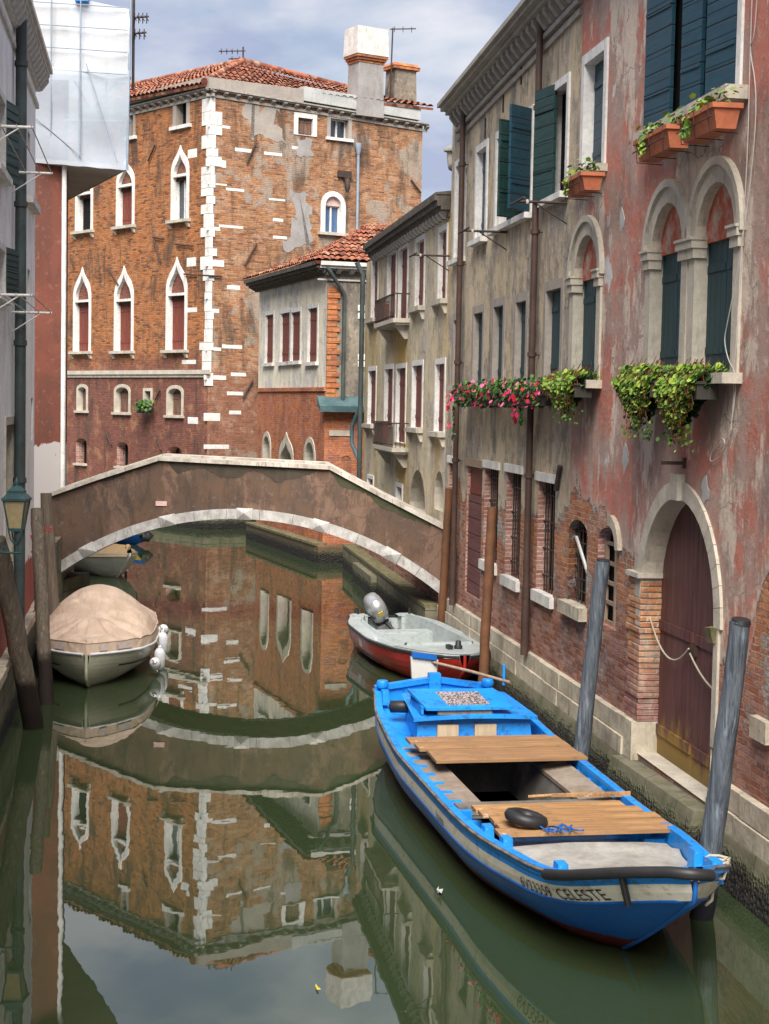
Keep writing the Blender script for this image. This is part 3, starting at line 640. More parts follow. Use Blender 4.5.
TG=T; ZC=zc
cornice(T,FR,UCc,UP0,zc,((.05,-.16,-.08),(.08,.0,.08),(.28,.34,.41),(.38,.41,.48),(.45,.48,.56)),(.36,.15,.22,.24,.34),'cornice','cornice',z2=zP)
b=MB().hexa([(UCc,-.42,zc+.5),(UP0,-.42,zP+.5),(UP0,9,zP+.5),(UCc,9,zc+.5),(UCc,-.42,zc+.57),(UP0,-.42,zP+.57),(UP0,5,zP+1.3),(UCc,5,zc+1.3)]); build(b,'roof','gutter',T)
# downpipes
def vpipe(T,px1,py1,py2,off,r,mat_,name='downpipe',top=None):
    u,z1=FR.at(px1,py1,off); _,z0=FR.at(px1,py2,off)
    pts=[(u,off,z1),(u,off,z0)]
    if top: pts=[(u,top[0],z1+top[1])]+pts
    b=MB().tube(pts,r,10)
    zz=z0+.6
    while zz<z1: b.lathe([(r*1.25,0),(r*1.25,.06)],(u,off,zz),10); b.box(u-.015,u+.015,off,0.02,zz+.02,zz+.04); zz+=2.
    return build(b,name,mat_,T,FR.mw,(u,0,z0))
u,_=FR.at(458,350,-.12)
def vpipe_u(T,u,z0,z1,off,r,mat_,top=None):
    pts=[(u,off,z1),(u,off,z0)]
    if top: pts=[(u,top[0],z1+top[1])]+pts
    b=MB().tube(pts,r,10); zz=z0+.9
    b.tube([(u,off,z0),(u,off,z0+1.1)],r*1.25,10)
    while zz<z1: b.lathe([(r*1.35,0),(r*1.35,.07)],(u,off,zz),10); b.box(u-.015,u+.015,off,.02,zz+.02,zz+.04); zz+=1.9
    return build(b,'downpipe',mat_,T,FR.mw,(u,0,z0))
_,zb=FR.at(454,606,-.12); vpipe_u(T,u,zb,zc+.25,-.12,.055,'pipe')
u,_=FR.at(532,350,-.12); _,zb=FR.at(525,655,-.12); vpipe_u(T,u,zb,zP+.2,-.12,.055,'pipe')
# small vent on the corner
u,z=FR.at(446,156,-.1); b=MB().tube([(UG0+.1,.1,z-.2),(UG0-.2,.05,z-.2),(UG0-.32,.05,z-.05),(UG0-.32,.05,z+.12)],.1,8).lathe([(.16,0),(.17,.05),(.05,.12)],(UG0-.32,.05,z+.12),10); build(b,'vent_pipe','cornice',T,FR.mw,(UG0,0,z))
# iron ties and small marks
for (a,c) in (((486,118),(486,138)),((504,92),(504,112)),((522,64),(522,84))):
    x,z1=FR.at(*a); _,z0=FR.at(*c); build(MB().box(x-.03,x+.03,-.02,.01,z0,z1),'iron_tie','iron',T,FR.mw,(x,0,z0))
x,z1=FR.at(560,466,-.05); x2,z0=FR.at(556,490,-.05); build(MB().tube([(x,-.05,z1),(x2,-.05,z0)],.04,6),'iron_tie','iron',T,FR.mw,(x,0,z0))
# plinth stones
def plinth(T,u0,u1,label=None,skip=()):
    b=MB(); rnd=random.Random(3)
    for row,(za,zb) in enumerate(((.47,.70),(.705,.94))):
        u=u0
        while u<u1:
            l=min(rnd.uniform(.7,1.3),u1-u); e=rnd.uniform(0,.025)
            b.box(u+.006,u+l-.006,-.075-e-(.03 if row==0 else 0),.02,za,zb+ rnd.uniform(-.012,.0)); u+=l
    build(b,'plinth_blocks','course',T,FR.mw)
    b=MB().hexa([(u0,-.62,-1.2),(u1,-.62,-1.2),(u1,.02,-1.2),(u0,.02,-1.2),(u0,-.13,.465),(u1,-.13,.465),(u1,.02,.465),(u0,.02,.465)]); build(b,'plinth','tide',T,FR.mw)
plinth(T,UG0,UP0)
# ================================================================ pink house
T=thing('pink_house','faded pink red house nearest on the right with big arched water gate','house',FR.mw)
H=[]
ax=dict(fw=.2,d=.16,proud=.03,frame='stone',fill='sh_arch',tym='tymp',imp=True,sill=(.1,.22,.1,'stone'))
g=G('red render recess'); M['tymp']=g.fin(g.mix(g.ramp(g.noise(2.5,6,.7),.4,.62),(.40,.09,.05),(.42,.33,.26)),.9,.2)
for p,q in [((573.5,226.6),(600,381)),((650,194),(686,376)),((694,173.6),(739,374))]:
    W,(a,c,z0,z1)=window(T,FR,'arch',p,q,wall_holes=H,**ax)
    # outer moulding ring
    w_=(c-a)/2; cc=(a+c)/2; zs=z1-w_; b=MB(); n=16
    for k in range(n):
        t0,t1=math.pi*k/n,math.pi*(k+1)/n; r0,r1=w_-.02,w_+.07
        P=[(cc+r*math.cos(t),zs+r*math.sin(t)) for r,t in ((r0,t0),(r1,t0),(r1,t1),(r0,t1))]; b.prism(P,-.07,.0)
    build(b,'hood_mould','stone',W,FR.mw,(a,0,z0))
W5,(a,c,z0,z1)=window(T,FR,'rect',(584,57),(606,165),fw=.14,d=.16,frame='white',fill='sh_blue',sill=(.08,.22,.09,'stone'),wall_holes=H)
W6,(a,c,z0,z1)=window(T,FR,'rect',(664,-28),(742,90),fw=.13,d=.05,frame='white',fill='dark',kindf='dark',sill=(.22,.26,.13,'stone'),wall_holes=H)
shutter_leaf(W6,FR,FR.at(673.5,50)[0],z0-.02,z1-.1,.72,7,'sh_blue')
shutter_leaf(W6,FR,FR.at(704,50)[0],z0+.05,z1-.1,.46,10,'sh_blue',out=.03)
shutter_leaf(W6,FR,c-.17,z0+.08,z1-.1,.64,9,'sh_blue',out=.02)
# low barred windows
W,(a,c,z0,z1)=window(T,FR,'seg',(569,517),(585.5,609),fw=0,d=.14,kindf='dark',wallmat='greypl',sill=(.08,.12,.17,'course'),wall_holes=H)
b=MB()
for k in range(1,5): t=a+(c-a)*k/5; b.tube([(t,.11,z0),(t,.11,z1-.05)],.012,5)
for k in range(1,7): t=z0+(z1-z0)*k/7; b.tube([(a,.11,t),(c,.11,t)],.01,5)
build(b,'grille','iron',W,FR.mw,(a,0,z0))
build(MB().hexa([(a+.1,.06,z0+.95),(a+.18,.06,z0+.95),(a+.18,.09,z0+.95),(a+.1,.09,z0+.95),(c-.05,.06,z0+.35),(c+.02,.06,z0+.35),(c+.02,.09,z0+.35),(c-.05,.09,z0+.35)]),'loose_board','white',W,FR.mw,(a,0,z0))
W,(a,c,z0,z1)=window(T,FR,'seg',(598.5,525),(615.5,631),fw=0,d=.12,kindf='dark',wallmat='brick_jamb',wall_holes=H)
b=MB()
for a_,c_ in ((a+.05,a+.12),(c-.4,c-.34),(c-.1,c-.03)): b.box(a_,c_,.08,.13,z0,z1-.2)
for k in range(5): t=z0+(z1-.25-z0)*k/4; b.box(a+.05,c-.03,.09,.12,t,t+.05)
build(b,'sash','oldwood',W,FR.mw,(a,0,z0)); build(MB().box(c-.4,c-.06,.10,.11,z0,z0+.5),'pane','glassd',W,FR.mw,(a,0,z0))
u,z=FR.at(614,512); b=MB()
for k in range(6):
    t0,t1=R_(100-k*16),R_(100-(k+1)*16); P=[(u-.05+r*math.cos(t),z-.5+r*math.sin(t)) for r,t in ((.32,t0),(.46,t0),(.46,t1),(.32,t1))]; b.prism(P,-.06,.02)
build(b,'arch_fragment','course',W,FR.mw,(u,0,z))
# water gate
gu0,_=FR.at(641,640); gu1,gz1=FR.at(716,640); _,gz1=FR.at(684,499); gz0=.56
GO=outline('arch',gu0,gu1,gz0,gz1,18); H.append(GO)
gc=(gu0+gu1)/2; gw=(gu1-gu0)/2; gzs=gz1-gw; gd=.235
f=lambda P,y:[(a_,y,b_) for a_,b_ in P]
Wg=build(MB().strip(f(GO,-.02),f(GO,gd+.1)),'gateway','stone',T,FR.mw,(gc,0,gz0))
b=MB(); n=20
for k in range(n):
    t0,t1=math.pi*k/n,math.pi*(k+1)/n-.004; r0,r1=gw-.002,gw+.2
    b.prism([(gc+r*math.cos(t),gzs+r*math.sin(t)) for r,t in ((r0,t0),(r1,t0),(r1,t1),(r0,t1))],-.035,.02)
b.box(gu1-.002,gu1+.13,-.03,.02,1.2,gzs); b.box(gu0-.16,gu0+.002,-.03,.02,gzs-.35,gzs)
build(b,'arch_surround','stone',Wg,FR.mw,(gc,0,gz0))
b=MB().box(gc-.12,gc+.14,-.09,.02,gz1-.02,gz1+.28); build(b,'keystone','stone',Wg,FR.mw,(gc,0,gz1))
_,zi=FR.at(723,634); b=MB().hexa([(gu1-.06,-.08,zi-.13),(gu1+.07,-.06,zi-.12),(gu1+.08,.04,zi-.12),(gu1-.06,.04,zi-.12),(gu1-.09,-.10,zi+.03),(gu1+.1,-.11,zi+.05),(gu1+.1,.04,zi+.05),(gu1-.09,.04,zi+.05)]); build(b,'stone_corbel','mossy',Wg,FR.mw,(gu1,0,zi))
# brick pier jamb (rough courses)
b=MB(); rnd=random.Random(5); _,zp=FR.at(655,582); z=.96
while z<zp:
    e=rnd.uniform(0,.035); b.box(gu0-.42-rnd.uniform(0,.12),gu0+.02+e*.8,-.02-e*.6,gd,z,z+.062); z+=.073
build(b,'brick_pier','brick_gate',Wg,FR.mw); b=MB().box(gu0-.44,gu0+.07,-.09,gd,zp,zp+.06); build(b,'impost','stone',Wg,FR.mw,(gu0,0,zp))
b=MB().box(gu0-.6,gu0+.03,-.1,gd,.47,.95); build(b,'pier_base','course',Wg,FR.mw,(gu0,0,.5))
for a_,c_ in ((gu0,gc-.006),(gc+.006,gu1)):
    P=[q for q in outline('arch',gu0,gu1,gz0,gz1,36)]
    poly=[(max(a_,min(c_,x)),z) for x,z in P]
    # clip: keep arch height at the leaf's edges
    pl=[(a_,gz0),(c_,gz0)]; nn=16
    for k in range(nn+1):
        x=c_+(a_-c_)*k/nn; pl.append((x,gzs+math.sqrt(max(0,gw*gw-(x-gc)**2))))
    b=MB().prism(pl,gd,gd+.06)
    for zz in (gz0+.25,gz0+1.55): b.box(a_+.04,c_-.04,gd-.025,gd,zz,zz+.12)
    o=build(b,'door','gate',Wg,FR.mw)
    s1=1 if a_==gu0 else -1; cx=c_ if s1>0 else a_
    b=MB().box(cx-.06*s1-.03,cx-.06*s1+.03,gd-.04,gd,1.98,2.1); build(b,'knob','iron',o,FR.mw,(cx,0,2))
pts=lambda a_,c_,za,zb,sag,y0,y1:[(a_+(c_-a_)*t/12,y0+(y1-y0)*t/12,za+(zb-za)*t/12-sag*4*(t/12)*(1-t/12)) for t in range(13)]
b=MB().tube(pts(gu0+.02,gc-.05,2.25,2.05,.3,.1,gd-.06),.012,6).tube(pts(gc,gu1-.02,2.0,1.75,.08,gd-.06,.1),.012,6); build(b,'rope','rope',Wg,FR.mw,(gc,0,2))
# step in front of the gate
b=MB().hexa([(gu0-.3,-.64,-1),(gu1+.1,-.64,-1),(gu1+.1,.3,-1),(gu0-.3,.3,-1),(gu0-.3,-.24,.46),(gu1+.1,-.22,.52),(gu1+.1,.35,.52),(gu0-.35,.35,.46)]); build(b,'gate_step','step',Wg,FR.mw)
# brickwork showing right of gate: small square stone block
u,z=FR.at(758,715); b=MB().box(u-.02,u+.4,-.08,.02,z-.22,z+.0); build(b,'stone_block','course',T,FR.mw,(u,0,z))
zp2=zP+.5
wall(T,FR,'pink',[(UP0,-1),(UEND,-1),(UEND,zp2),(UP0,zp2)],H,9.)
cornice(T,FR,UP0,UEND,zP,((.28,.34,.41),(.45,.48,.56)),(.36,.17,.27,.30,.34),'cornice','cornice')
plinth(T,UP0,gu0-.3); plinth(T,gu1+.15,UEND)
# cables
def fpath(L_,off): 
    r=[]
    for px,py in L_: u,z=FR.at(px,py,off); r.append((u,off,z))
    return r
for i,L_ in enumerate([[(752,0),(750,60),(748,140),(745,200),(741,260),(738,310),(736,350),(733,372),(734,395),(731,430)],[(757,0),(754,40),(749,46),(757,90),(754,150),(747,210),(738,270),(727,325),(724,340),(728,360),(736,373),(735,400),(729,440),(720,458),(709,463),(712,450),(722,436),(726,444),(718,450)]]):
    build(MB().tube(chaik(fpath(L_,-.03)),.0065,6),'cable','cable',T,FR.mw)
x,z=FR.at(677,463,-.1); build(MB().box(x-.02,x+.02,-.28,0,z-.02,z+.02).box(x-.03,x+.03,-.03,0,z-.06,z+.06),'iron_hook','iron',T,FR.mw,(x,0,z))
# white scars in the render
for (px,py,s_) in ((625,457,.2),(705,490,.16),(608,222,.1),(622,221,.14)):
    x,z=FR.at(px,py); b=MB(); n=11; P=[(x+s_*random.uniform(.45,1.)*math.cos(2*math.pi*k/n),z+s_*1.3*random.uniform(.4,1.)*math.sin(2*math.pi*k/n)) for k in range(n)]
    b.prism(P,-.005,.01); build(b,'plaster_scar','cementband',T,FR.mw,(x,0,z))
# quay block filling the bank behind the bridge end is part of the houses
# ================================================================ brick and white house (beyond bridge, centre)
c0=Vector((-2.41,50.41)); dv=Vector((1.73,-5.06)).normalized()
FA=Frame(c0-dv*9,c0+dv*6)
ua,_=FA.at(258,400); ub,_=FA.at(325,400)
A=FA.A+FA.d*ua; B=FA.A+FA.d*ub; FA=Frame(A,B); FB=Frame(B,B+Vector((1,.31)).normalized()*5.2)
T=thing('brick_and_white_house','small tile roofed house, white plaster above red brick, beyond the bridge','house',FA.mw)
H=[]
_,zpl=FA.at(300,387.5); _,ze=FA.at(325,270); _,ze2=FA.at(258,286); ze=(ze+ze2)/2
sw=(.05,.1,.1,'white')
for p,q in [((265,312),(274,363)),((280,310),(290.5,362)),((290.5,309),(301,361)),((307.5,305),(318,362))]:
    window(T,FA,'rect',p,q,fw=.13,d=.1,proud=.02,fill='sh_red',sill=sw,wall_holes=H)
H2=[]
for p,q in [((262.8,431),(270.6,492)),((279.8,431.5),(293,500)),((304.5,436.5),(315,502))]:
    window(T,FA,'ogee' if p[0]==279.8 else 'arch',p,q,fw=.16,d=.35,frame='stone',fill='sh_brown' if p[0]==279.8 else 'greypl',kindf='shutter' if p[0]==279.8 else 'dark',wall_holes=H2)
wall(T,FA,'cream',[(0,zpl),(FA.L,zpl),(FA.L,ze),(0,ze)],H,5.)
wall(T,FA,'small_brick',[(0,-1),(FA.L,-1),(FA.L,zpl),(0,zpl)],H2,5.,'brick_wall')
build(MB().box(-.05,FA.L+.02,-.05,.1,zpl-.12,zpl),'string_course','small_brick',T,FA.mw)
_,zc1=FB.at(340,408)
H=[]; window(T,FB,'arch',(341,455.5),(351,482),fw=0,d=.3,kindf='dark',wallmat='small_brick',wall_holes=H)
wall(T,FB,'greypl',[(0,zc1),(FB.L,zc1),(FB.L,ze),(0,ze)],[])
wall(T,FB,'small_brick',[(0,-1),(FB.L,-1),(FB.L,zc1),(0,zc1)],H,None,'brick_wall')
# brick quoin column
b=MB(); z=zc1+.1; k=0
while z<ze-.6: b.box(.02,.34+(.08 if k%2 else 0),-.03-(.02 if k%2 else 0),.05,z,z+.15); z+=.17; k+=1
build(b,'brick_quoins','brick_quoin',T,FB.mw)
b=MB().hexa([(-.25,-.35,zc1-.05),(3.2,-.35,zc1-.05),(3.2,0,zc1+.02),(-.25,0,zc1+.02),(-.25,-.35,zc1+.05),(3.2,-.35,zc1+.05),(3.2,0,zc1+.36),(-.25,0,zc1+.36)]).box(-.25,3.2,-.4,-.3,zc1-.12,zc1+.06); build(b,'canopy','copper',T,FB.mw)
up,_=FB.at(343.5,350,-.1); b=MB().tube([(-.1,-.35,ze+.02),(.0,-.35,ze-.1),(up-.15,-.14,ze-.55),(up,-.1,ze-.75),(up,-.1,zc1+.2)],.06,8); build(b,'downpipe','pipe_g',T,FB.mw)
(x0,z1),(x1,z0)=FB.at(329,430),FB.at(351,436); build(MB().box(x0,x1,-.03,.02,z0,z1),'stone_band','stone',T,FB.mw)
for p in ((361,308),(361,316),(361,357),(361,364)):
    x,z=FB.at(*p); build(MB().box(x-.1,x+.12,-.02,.01,z-.09,z+.09),'white_block','white',T,FB.mw,(x,0,z))
cornice(T,FA,-.3,FA.L+.3,ze,((.1,-.2,-.08),(.42,.0,.08),(.5,.08,.2)),(.3,.12,.34,.16,.0),'gutter','cornice')
cornice(T,FB,-.3,FB.L,ze,((.06,-.35,-.3),(.1,-.05,.0),(.34,.0,.08),(.42,.08,.2)),(.42,.14,.26,.14,.0),'cornice_w','cornice')
e0=FA.w(-.4,-.5,ze+.2); e1=FA.w(FA.L+.4,-.5,ze+.2); e2=FB.w(FB.L,-.45,ze+.2)
rA=FA.w(1.2,3.2,ze+1.6); rB=FB.w(2.2,3.,ze+1.75); rC=FB.w(FB.L,3.,ze+1.75)
tiles(T,e0,e1,rA,rB,.22); tiles(T,e1,e2,rB,rC,.22)
b=MB().box(-.1,FA.L+.3,-.35,.02,-1,.5); build(b,'plinth','tide_br',T,FA.mw); b=MB().box(-.1,FA.L+.36,-.38,.02,.5,.57); build(b,'plinth_coping','mossy',T,FA.mw)
b=MB().box(-.3,FB.L,-.6,.02,-1,.5); build(b,'plinth','tide_br',T,FB.mw)
# ================================================================ orange brick palazzo
Kc=Vector((-6.75,60.5)); dl=Vector((.86,-1)).normalized()
FL_=Frame(Kc-dl*25,Kc); ul,_=FL_.at(62,400); FL_=Frame(FL_.A+FL_.d*(ul-1.0),Kc); FRt=Frame(Kc,Kc+Vector((1,.62)).normalized()*30)
ur,_=FRt.at(422,160); FRt=Frame(Kc,Kc+FRt.d*ur)
T=thing('brick_palazzo','tall orange brick palazzo with white stone corner quoins and pointed gothic windows, behind the bridge','palazzo',FL_.mw)
H=[]; so_=(.12,.2,.1,'stone',1)
og=dict(fw=.15,d=.22,proud=.04,frame='white',tym='pal_left')
window(T,FL_,'ogee',(172,147),(189,219),fill='glassd',kindf='glass',sill=so_,wall_holes=H,**og)
window(T,FL_,'ogee',(117,160),(134.5,225),fill='sh_red',sill=so_,wall_holes=H,**og)
window(T,FL_,'ogee',(76,170),(93,230),fill='dark',kindf='dark',sill=so_,wall_holes=H,**og)
for p,q in [((167,258),(187,350)),((115,267),(133.5,351)),((74,268),(91,351.5))]:
    window(T,FL_,'ogee',p,q,fill='sh_red',sill=so_,wall_holes=H,**og)
ss=(.06,.12,.08,'stone')
window(T,FL_,'rect',(173.5,97),(190,124),fw=.22,d=.25,frame='greypatch',fill='dark',kindf='dark',sill=(.12,.12,.12,'white'),wall_holes=H)
window(T,FL_,'rect',(128,112),(135.5,136),fw=.15,d=.25,frame='greypatch',fill='dark',kindf='dark',sill=(.12,.12,.12,'white'),wall_holes=H)
for p,q in [((77,384),(88,411)),((114.5,384),(130.5,413)),((167,385),(183.5,416))]:
    window(T,FL_,'seg',p,q,fw=.13,d=.25,frame='stone',fill='sh_brown',sill=ss,wall_holes=H)
window(T,FL_,'rect',(143.5,388),(152.5,406),fw=.12,d=.2,frame='stone',fill='dark',kindf='dark',wall_holes=H)
for p,q in [((76,438),(86.5,464)),((117,442),(128,467)),((167.5,446),(181.5,461))]:
    window(T,FL_,'seg',p,q,fw=0,d=.35,kindf='dark',wallmat='brick_jamb',sill=ss,wall_holes=H)
_,zE=FL_.at(202,93); _,zS=FL_.at(202,372)
wall(T,FL_,'pal_left',[(0,-1),(FL_.L,-1),(FL_.L,zE),(0,zE)],H,1.)
build(MB().box(0,FL_.L+.12,-.12,.02,zS-.08,zS+.08).box(0,FL_.L+.06,-.06,.02,zS-.2,zS-.08),'string_course','stone',T,FL_.mw)
H=[]
window(T,FRt,'rect',(294,112),(316.5,137),fw=.18,d=.12,frame='white',fill='sh_brown',wall_holes=H)
window(T,FRt,'rect',(327,113.5),(351.5,140),fw=.16,d=.25,frame='greypatch',fill='glassd',kindf='glass',sill=(.05,.1,.1,'white'),wall_holes=H)
window(T,FRt,'arch',(321,190),(345,234),fw=.2,d=.2,frame='white',fill='glassb',kindf='glass',tym='pinkst',sill=(.12,.16,.1,'stone'),wall_holes=H)
zR=FRt.at(421,126)[1]
wall(T,FRt,'pal_right',[(0,-1),(FRt.L,-1),(FRt.L,zR),(0,zE)],H,14.)
# quoins: irregular long and short white blocks round the corner
def px_block(fr,x0,x1,y0,y1,b,pr=.008,rag=None):
    (a,z1)=fr.at(x0,y0); (c,z0)=fr.at(x1,y1)
    if rag is None: b.box(a,c,-pr,.03,z0,z1); return
    P=[];n=14
    for p,q in (((a,z0),(c,z0)),((c,z0),(c,z1)),((c,z1),(a,z1)),((a,z1),(a,z0))):
        for k in range(n): t=k/n; x=p[0]+(q[0]-p[0])*t; y=p[1]+(q[1]-p[1])*t; P.append((x+rag*noise.noise(Vector((x*1.7,y*1.7,1)))+rag*.5*noise.noise(Vector((x*6,y*6,1))),y+rag*noise.noise(Vector((x*1.7,y*1.7,5)))+rag*.5*noise.noise(Vector((x*6,y*6,7)))))
    b.prism(P,-pr,.02)
bl=MB(); brr=MB(); rnd=random.Random(11); z=zE-.25
while z>5.6:
    h=rnd.choice((.3,.36,.42,.5)); l=rnd.choice((.2,.28,.36,.24,.55)); r=rnd.choice((.12,.2,.3,.16,.45)); 
    bl.box(FL_.L-l,FL_.L+.035,-.035,.05,z-h+.015,z); brr.box(-.03,r,-.033,.05,z-h+.015,z); z-=h
q=build(bl,'quoins','white',T,FL_.mw); build(brr,'quoins','white',T,FRt.mw)
b=MB()
for r in [(208,230,123.5,129),(235,252,147.5,153),(206,226,158.5,168),(208,227,182.5,186),(226,244,187.5,192),(206,220,226,231),(219,243,224.5,229),(264,282,151.5,156.5),(292,300,146,150),(269,285,198,201.5),(273,283,218,222),(273,287,235.5,239.5),(204,224,259,267),(227,240,285,290),(205,212,294,299),(208,219,308.5,313),(222,242,344.5,349),(205,221,347,351),(231,246,372.5,376.5),(204,226,375,380),(227,243,391.5,395.5),(229,241,410.5,414.5),(204,220,413,421),(204,229,444.5,449)]: px_block(FRt,*r[:2],*r[2:],b)
build_each(b,'white_block','white',T,FRt.mw)
b=MB()
for r in [(188,197,150,157),(186,197,308,312),(182,196,360,364),(188,198,417,424),(187,196,258,266)]: px_block(FL_,*r,b)
build_each(b,'white_block','white',T,FL_.mw)
b=MB()
for r in [(292,312,195,250)]: px_block(FRt,*r,b,.01,.5)
build(b,'render_patch','dkgrey',T,FRt.mw)
b=MB(); px_block(FRt,297,313,138,158,b,.012,.25); build(b,'render_patch','dkgrey',T,FRt.mw)
b=MB(); px_block(FRt,249,279,104,142,b,.01,.5); build(b,'render_patch','greypatch',T,FRt.mw)
# tie rods
for fr,L2 in ((FL_,[((148,161),(155,145)),((118,285),(108,268)),((74,268),(70,256)),((160,262),(154,240)),((153,237),(163,239)),((175,244),(193,246)),((155,400),(160,390)),((106,432),(111,445)),((156,434),(161,450)),((184,274),(196,275))]),(FRt,[((245,265),(257,243)),((243,398),(253,380)),((411,180),(421,193)),((198,275),(222,276.5)),((247,163),(256,143))])):
    for a,c in L2:
        (x0,z0),(x1,z1)=fr.at(*a,-.08),fr.at(*c,-.08); build(MB().tube([(x0,-.08,z0),(x1,-.08,z1)],.036,6),'tie_rod','iron',T,fr.mw,(x0,0,z0))
u,z1=FRt.at(358.5,147,-.12); _,z0=FRt.at(357,245,-.12); build(MB().tube([(u,-.12,z1),(u,-.12,z0-4)],.06,8).lathe([(.07,-.3),(.14,.0),(.14,.15)],(u,-.12,z1),8),'downpipe','zinc',T,FRt.mw)
u,z=FRt.at(345,180,-.1); build(MB().box(u-.05,u+.05,-.35,0,z,z+.08).lathe([(.06,-.5),(.12,-.3),(.1,0),(.03,.05)],(u,-.3,z),8).box(u-.3,u+.3,-.12,0,z+.1,z+.35),'wall_lamp','iron',T,FRt.mw,(u,0,z))
# eaves and plaster band
cornice(T,FL_,0,FL_.L+.2,zE,((.05,-.22,-.12),(.16,.0,.05),(.22,.05,.1)),(.5,.14,.20,.12,0.),'cornice_p','cornice')
cornice(T,FRt,-.2,FRt.L+.2,zE,((.05,-.22,-.12),(.16,.0,.05),(.22,.05,.1)),(.5,.14,.20,.12,0.),'cornice_p','cornice',z2=zR)
(a,_),(c,_)=FRt.at(301,110),FRt.at(418,122)
def zrt(u): return zE+(zR-zE)*u/FRt.L
b=MB().hexa([(a,-.2,zrt(a)+.18),(c,-.2,zrt(c)+.18),(c,.5,zrt(c)+.18),(a,.5,zrt(a)+.18),(a,-.2,zrt(a)+.72),(c,-.2,zrt(c)+.72),(c,.5,zrt(c)+.72),(a,.5,zrt(a)+.72)]); build(b,'parapet_band','cementband',T,FRt.mw)
b=MB().hexa([(-.2,-.22,zE+.1),(a,-.2,zrt(a)+.1),(a,.5,zrt(a)+.18),(-.2,.5,zE+.18),(-.2,-.22,zE+.45),(a,-.2,zrt(a)+.6),(a,.5,zrt(a)+.6),(-.2,.5,zE+.45)]); b2=build(b,'eaves_band','greypatch',T,FRt.mw)
b=MB().box(0,FL_.L,-.22,.5,zE+.18,zE+.5); build(b,'eaves_band','greypatch',T,FL_.mw)
apx=P3(243,63,64.8); ridge_r=P3(378,97,69.0)
E0=FL_.w(-1.2,-.6,zE+.5); E1=FL_.w(FL_.L+.5,-.6,zE+.5); E1=P3(204,84,60.3); E2=FRt.w(FRt.L+.3,-.3,zR+.72)
A0=P3(118,90,76.)
tiles(T,E0,E1,A0,apx,.3,.45,amp=.07); tiles(T,E1,E2,apx,ridge_r,.3,.45,amp=.07)
b=MB().tube([E1+Vector((0,0,.1)),apx+Vector((0,0,.1))],.13,8).tube([apx+Vector((0,0,.08)),ridge_r+Vector((0,0,.08))],.13,8).tube([A0+Vector((0,0,.08)),apx+Vector((0,0,.08))],.13,8); build(b,'ridge_tiles','tile',T,Matrix.Identity(4))
# chimneys
def chim(px0,px1,pyt,pyb,off,mat_,cap):
    (a,z1)=FRt.at(px0,pyt,off); (c,z0)=FRt.at(px1,pyb,off); w_=(c-a)*.7
    b=MB(); b.hexa([(a-.04,off,z0),(c+.04,off,z0),(c+.04,off+w_,z0),(a-.04,off+w_,z0),(a+.03,off,z1),(c-.03,off,z1),(c-.03,off+w_,z1),(a+.03,off+w_,z1)])
    o=build(b,'chimney',mat_,T,FRt.mw,((a+c)/2,off+w_/2,z0)); return o,a,c,z1,w_
o,a,c,z1,w_=chim(358.5,383,60,118,-.25,'dkgrey',0)
b=MB()
z1-=.05
for k,(e,h) in enumerate(((.02,.0),(.07,.1),(.12,.2))):
    b.box(a-e,c+e,-.25-e,-.25+w_+e,z1+h,z1+h+.095)
_,zt2=FRt.at(370,50,-.25); _,zt3=FRt.at(370,27.5,-.25)
build(b,'chimney_corbel','brick_quoin',o,FRt.mw,((a+c)/2,0,z1))
b=MB(); e=.14; f2=.10; zz=z1+.30; b.hexa([(a-e,-.25-e,zz),(c+e,-.25-e,zz),(c+e,-.25+w_+e,zz),(a-e,-.25+w_+e,zz),(a-f2,-.25-f2,zt3),(c+f2,-.25-f2,zt3),(c+f2,-.25+w_+f2,zt3),(a-f2,-.25+w_+f2,zt3)])
build(b,'chimney_pot','cornice_w',o,FRt.mw,((a+c)/2,0,zz))
o,a,c,z1,w_=chim(395,416,68,112,1.2,'greypl',0)
b=MB().box(a-.1,c+.1,1.1,1.3+w_,z1,z1+.12); b.hexa([(a-.12,1.08,z1+.12),(c+.12,1.08,z1+.12),(c+.12,1.3+w_,z1+.12),(a-.12,1.3+w_,z1+.12),(a,1.2,z1+.25),(c,1.2,z1+.25),(c,1.2+w_,z1+.25),(a,1.2+w_,z1+.25)]); build(b,'chimney_cap','brick_quoin',o,FRt.mw)
b=MB().box(-.5,FL_.L+.3,-.4,0.02,-1,.7); build(b,'plinth','tide',T,FL_.mw); b=MB().box(-.3,FRt.L,-.4,0.02,-1,.7); build(b,'plinth','tide',T,FRt.mw)
# antennas
def antenna(name,label,P,H_,arms,lean=0):
    T2=thing(name,label,'antenna',Matrix.Translation(P)); b=MB().tube([(0,0,0),(lean,0,H_)],.035,6); build(b,'mast','iron',T2)
    for (h,x0,x1,n) in arms:
        b=MB().tube([(x0,0,h),(x1,0,h+.04)],.025,5)
        for k in range(n): x=x0+(x1-x0)*(k+.5)/n; b.tube([(x,-.25,h),(x,.25,h)],.012,4); b.tube([(x,0,h-.12),(x,0,h+.12)],.012,4)
        build(b,'boom','iron',T2)
p=P3(390,99,66); p2=P3(392,28,66); antenna('roof_antenna','thin aerial mast with one arm between the two palazzo chimneys','x',0,[]) if False else None
antenna('roof_antenna','tall thin aerial with one long arm between the two palazzo chimneys',p,p2.z-p.z,[((p2.z-p.z)-.05,-.05,1.,3)],.06)
p=P3(243,63,66.5); antenna('roof_antenna','low aerial on the peak of the palazzo tiled roof',p-Vector((0,0,.1)),.75,[(.55,-1.0,.1,5),(.25,-.6,.0,2)])
